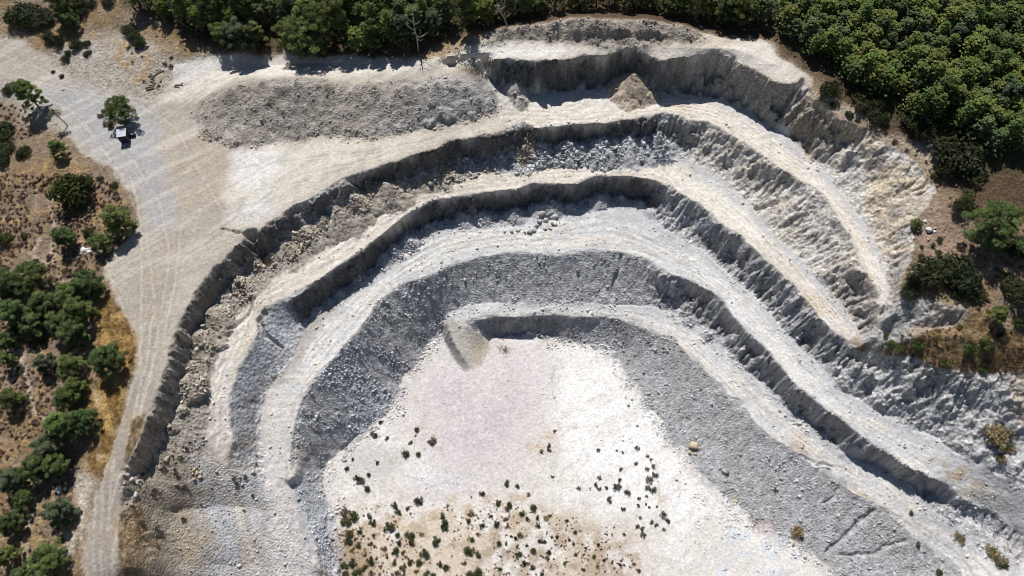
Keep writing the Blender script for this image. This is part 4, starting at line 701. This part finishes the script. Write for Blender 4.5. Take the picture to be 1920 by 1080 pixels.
# ---------------------------------------------------------------- stones
def rock_geo(seed, n=10):
    import bmesh
    rng = random.Random(seed); bm = bmesh.new(); ax = (rng.uniform(.8, 1.3), rng.uniform(.65, 1.0), rng.uniform(.5, .85))
    for _ in range(n):
        v = Vector((rng.gauss(0, 1), rng.gauss(0, 1), rng.gauss(0, 1))).normalized(); bm.verts.new((v.x*ax[0], v.y*ax[1], v.z*ax[2]))
    bmesh.ops.convex_hull(bm, input=bm.verts); bmesh.ops.triangulate(bm, faces=bm.faces); bm.verts.index_update()
    V = np.array([v.co[:] for v in bm.verts], np.float32); F = np.array([[v.index for v in f.verts] for f in bm.faces], np.int32); bm.free(); return V, F
RK = [rock_geo(100+i) for i in range(8)]
RB = [rock_geo(200+i, 13) for i in range(10)]
dens = np.clip(.9*M['talus4']*sm(-30, 0, GX)+.3*M['talus4']*sm(-50, -20, GX)+.05*M['talus4']+.55*M['face2']*(1-sm(-30, -10, GX))+.14*M['face2']+.22*M['face1']+.07*M['heap']+.2*M['bank']+.05*M['run'], 0, 1)
for l_, w_, k in ((T1[2:], 1.6, .75), (T2l, 1.6, .7), ([p for p in T3 if 560 < p[0] < 1250], 1.5, .8), ([p for p in T2r], 1.2, .45), ([p for p in T4 if 780 < p[0] < 1300], 1.6, .7), ([p for p in T5 if p[0] < 1450], .9, .3), ([p for p in T3 if p[0] > 1250], .8, .2), ([p for p in T4 if p[0] > 1300], .7, .12)):
    dens = np.maximum(dens, k*stroke(l_, w_, 3., 1.))
foot = [(p[0], p[1]) for p in L('390,255,1 425,276 505,272 600,258 700,258 800,240 925,212')]
dens = np.maximum(dens, .6*stroke(foot, .8, 1.8, .8)); dens = np.maximum(dens, 0.03*np.clip(BE+M['floor']*.22, 0, 1)); dens = np.maximum(dens, .25*zone('1250,880 1320,900 1420,980 1480,1040 1380,1080 1300,1000', 8, 2.)*sm(0, .4, n2))
dens = np.maximum(dens, .8*CONE['scree']); dens = np.maximum(dens, .35*np.maximum(np.maximum(CONE['brown'], CONE['slump']), np.maximum(CONE['grey'], CONE['tan']))); dens *= sm(-.5, .4, n2+.5*n1)
NR = 42000; flat = (dens/dens.sum()).ravel(); pick = RNG.choice(flat.size, NR, p=flat); jj, ii = np.unravel_index(pick, dens.shape)
rx2 = gx[ii]+RNG.uniform(-.1, .1, NR); ry2 = gy[jj]+RNG.uniform(-.1, .1, NR); rz2 = GZ[jj, ii]; sz = np.clip(RNG.lognormal(-2.2, .5, NR), .06, .5)*(1+.5*(M['talus4'][jj, ii] > .5)); an = RNG.uniform(0, 6.283, NR); tn = COL[jj, ii]*RNG.uniform(.85, 1.35, NR)[:, None]
VV, FF, TT, off = [], [], [], 0
for k, (V, F) in enumerate(RK):
    s_ = np.arange(NR) % len(RK) == k; n = s_.sum(); c, s = np.cos(an[s_])[:, None], np.sin(an[s_])[:, None]; Wd = V[None]*sz[s_][:, None, None]
    P = np.stack([Wd[..., 0]*c-Wd[..., 1]*s+rx2[s_][:, None], Wd[..., 0]*s+Wd[..., 1]*c+ry2[s_][:, None], Wd[..., 2]+rz2[s_][:, None]+sz[s_][:, None]*.15], -1).reshape(-1, 3)
    VV.append(P); FF.append((F[None]+(np.arange(n)*len(V))[:, None, None]).reshape(-1, 3)+off); TT.append(np.repeat(tn[s_], len(V), 0)); off += len(P)
link('rubble', mesh('rubble', np.concatenate(VV), np.concatenate(FF), MT['rubble'], np.clip(np.concatenate(TT), 0, .8)), label='loose grey rubble strewn over the slopes and bench toes', category='rubble', kind='stuff')
BM = {k: [mesh('boulder', V, F, MT[k]) for V, F in RB] for k in ('stone', 'pale', 'tan')}
def boulders(lst, ox, oy, mat, label, group, f=1.0):
    for q in lst.split():
        a, b, r = [float(t) for t in q.split(',')]; x, y, s = scale_at(ox+a/3, oy+b/3, r/3, .2)
        o = link('boulder', random.choice(BM[mat]), None, (x, y, gz(x, y)+s*.2*f), label=label, category='boulder', group=group); s *= random.uniform(.6, 1.25); o.scale = (s*f,)*3; o.rotation_euler = (random.uniform(-.6, .6), random.uniform(-.6, .6), random.uniform(0, 6.28))
boulders('1130,125,26 1165,130,30 1195,145,24 1150,160,28 1185,175,24 1120,165,22 1100,190,18 1150,205,20 1205,185,18 1230,170,14 1085,215,16 1060,225,16 1175,205,16 1110,145,18 1000,215,14 960,225,13 1030,225,14 920,225,13', 640, 360, 'stone', 'grey boulder in the rockfall heap under the third face', 'rockfall boulders under the third face', 1.0)
boulders('1330,440,22 1110,400,14 690,490,12 825,450,12 1230,470,11 1150,430,12 1140,395,11 1200,520,8 1050,430,10 560,430,12', 640, 360, 'stone', 'dark grey block stuck in the raked second slope', 'blocks on the second slope')
boulders('1085,505,16 1110,500,18 1125,525,16 1095,535,14 1090,480,13 1130,495,12 1105,470,10 1075,470,9 990,565,16 1120,540,10', 0, 720, 'tan', 'tan broken rock in the pile on the gullied slope', 'rock pile on the gullied slope')
boulders('770,520,22 740,540,18 720,510,18 760,625,18 800,500,14 700,560,16 770,560,16 735,490,16', 0, 720, 'stone', 'dark rock at the tumbled end of the dark wall below the haul road', 'rocks at the end of the road wall')
boulders('1385,215,20 1415,225,16 1360,165,16 1385,265,14 1345,215,12 1300,260,12 1420,205,12 1370,245,9', 1280, 360, 'pale', 'white stone on the reddish bare earth below the spreading pine', 'white stones on red earth')
boulders('1385,795,24 1390,820,22 1410,785,12', 1280, 0, 'pale', 'large pale boulder on the tan cliff-top path', 'boulders on the cliff-top path')
boulders('470,330,24 490,320,22 500,340,16 455,350,16 480,350,14 440,365,10', 0, 360, 'pale', 'bright white stone in the small dumped pile among scrub', 'white stone pile in the scrub')
boulders('340,595,26 365,590,18 315,610,14', 0, 720, 'pale', 'white boulder beside the pine by the lower haul road', 'boulders by the lower haul road')
boulders('60,350,26 90,365,18 40,385,22 70,395,16 300,660,18 290,640,16 320,655,13 620,900,16 660,910,18 640,880,12', 1280, 720, 'tan', 'tan rock at the edge of the white pit floor', 'tan rocks at the floor edge')
boulders('340,545,14 265,630,10 430,655,12 490,490,15 865,508,13 905,290,8', 640, 0, 'stone', 'dark stone lying on the slope of the spoil heap', 'stones on the spoil heap')
boulders('1215,875,22 1140,860,18 1180,840,14 960,860,14 930,880,14 990,870,13 1090,880,14 1250,890,12 1310,900,12 1400,880,14 1500,870,12 1560,850,13 820,880,16 780,900,14 700,930,14 660,960,13 1040,900,12', 640, 0, 'stone', 'blue-grey block in the talus under the fourth face', 'talus blocks under the fourth face')
boulders('1110,800,14 1530,880,12 1490,870,11 1660,1050,12 1170,985,7', 640, 360, 'stone', 'grey block at the toe of the lowest face', 'blocks at the toe of the lowest face')
boulders('1700,10,14 1720,60,12 1700,90,13 1740,120,12 1780,160,12 1830,270,12 1870,330,12 1665,235,12 1615,118,14 1905,490,12 1760,210,10', 640, 720, 'stone', 'blue-grey stone fallen onto the edge of the white floor', 'fallen stones along the floor edge')
boulders('240,490,22 215,475,14 340,660,13 240,545,14 150,530,10', 1280, 720, 'stone', 'dark stone on the rubbly foot of the lowest slope', 'stones at the foot of the lowest slope')
boulders('1075,630,9 355,505,9', 0, 0, 'stone', 'single dark stone beside the end of the spoil heap', 'stones beside the spoil heap')
# ---------------------------------------------------------------- logs and branches dumped by the track
def logs(lst, label, group):
    for a, b, c, d, r in lst:
        xa, ya = at(a/3, b/3); xb, yb = at(c/3, d/3)
        link('cut_log', mesh_q('cut_log', *tube([(xa, ya, gz(xa, ya)+r), ((xa+xb)/2, (ya+yb)/2+.05, max(gz((xa+xb)/2, (ya+yb)/2), (gz(xa, ya)+gz(xb, yb))/2)+r*1.2), (xb, yb, gz(xb, yb)+r)], [r, r*.95, r*.8], 7), MT['log']), label=label, category='log', group=group)
logs([(820, 500, 870, 490, .16), (825, 512, 868, 498, .14), (835, 490, 875, 478, .15), (860, 440, 905, 395, .13), (850, 450, 890, 405, .12), (835, 435, 880, 425, .12), (870, 430, 925, 400, .11), (845, 460, 880, 470, .12), (880, 420, 895, 390, .1)], 'grey cut log in the small pile beside the track', 'logs piled beside the track')
logs([(980, 490, 1012, 497, .11), (985, 482, 1030, 480, .1), (1010, 485, 1030, 465, .08)], 'grey branch lying on the pale track near the cut bank', 'branches on the track')
logs([(262, 610, 300, 590, .12), (255, 635, 310, 622, .12), (270, 600, 312, 632, .1)], 'pale log in the heap beside the tall pine', 'logs beside the tall pine')
logs([(430+1920, 310, 485+1920, 330, .12), (440+1920, 330, 470+1920, 305, .1), (450+1920, 318, 482+1920, 345, .09)], 'dark fallen branch at the forest edge by the rim road', 'branches by the rim road')
# ---------------------------------------------------------------- roofed shelter
x, y = at(237, 262); ang = math.radians(12)
sh = link('shelter', None, None, (x, y, gz(x, y)), label='small shelter with a pale metal roof in the shade of a pine', category='shelter'); sh.rotation_euler = (0, 0, ang); sh.scale = (.86, .86, .9)
def box(cx, cy, cz, sx, sy, sz_): return [(cx+i*sx/2, cy+j*sy/2, cz+k*sz_/2) for i in (-1, 1) for j in (-1, 1) for k in (-1, 1)], [(0, 1, 3, 2), (4, 6, 7, 5), (0, 4, 5, 1), (2, 3, 7, 6), (0, 2, 6, 4), (1, 5, 7, 3)]
nr = 18; RV = []; RF = []
for i in range(nr+1):
    xx = -1.05+2.1*i/nr; zz = 2.25+(.03 if i % 2 else 0); RV += [(xx, -1.15, zz-.1), (xx, 1.15, zz+.1), (xx, 1.15, zz+.05), (xx, -1.15, zz-.15)]
for i in range(nr):
    a = i*4; b = a+4; RF += [(a, b, b+1, a+1), (a+2, b+2, b+3, a+3), (a, a+3, b+3, b), (a+1, b+1, b+2, a+2)]
RF += [(0, 1, 2, 3), (nr*4, nr*4+3, nr*4+2, nr*4+1)]
link('roof', mesh_q('roof', RV, RF, MT['sheet'], False), sh)
for i in (-1, 1):
    for j in (-1, 1): link('post', mesh_q('post', *tube([(i*.95, j*1.0, -.2), (i*.95, j*1.0, 2.2+j*.05)], [.05, .05]), MT['steel']), sh)
link('back_panel', mesh_q('back_panel', *box(0, 1.05, 1.15, 1.8, .04, 2.0), MT['black'], False), sh); link('side_panel', mesh_q('side_panel', *box(-1.0, 0, 1.1, .04, 1.85, 1.9), MT['black'], False), sh); link('side_panel', mesh_q('side_panel', *box(1.0, 0, 1.1, .04, 1.85, 1.9), MT['black'], False), sh); link('front_panel', mesh_q('front_panel', *box(0, -1.06, 1.0, 1.75, .04, 1.7), MT['black'], False), sh)
link('floor_plate', mesh_q('floor_plate', *box(0, 0, .03, 2.0, 2.1, .12), MT['black'], False), sh)
x2, y2 = at(251, 255); cr = link('crate', None, None, (x2, y2, gz(x2, y2)), label='small white-topped black crate beside the roofed shelter', category='crate'); cr.rotation_euler = (0, 0, .1)
link('body', mesh_q('body', *box(0, 0, .3, .8, .55, .7), MT['black'], False), cr); link('lid', mesh_q('lid', *box(0, -.12, .68, .7, .3, .06), MT['board'], False), cr)
xa, ya = at(232, 268); xb, yb = at(238, 282); link('steel_pole', mesh_q('steel_pole', *tube([(xa, ya, gz(xa, ya)+.5), ((xa+xb)/2, (ya+yb)/2, gz(xb, yb)+.3), (xb, yb, gz(xb, yb)+.05)], [.06, .06, .06]), MT['steel']), label='dark pole lying on the ground in front of the roofed shelter', category='pole')
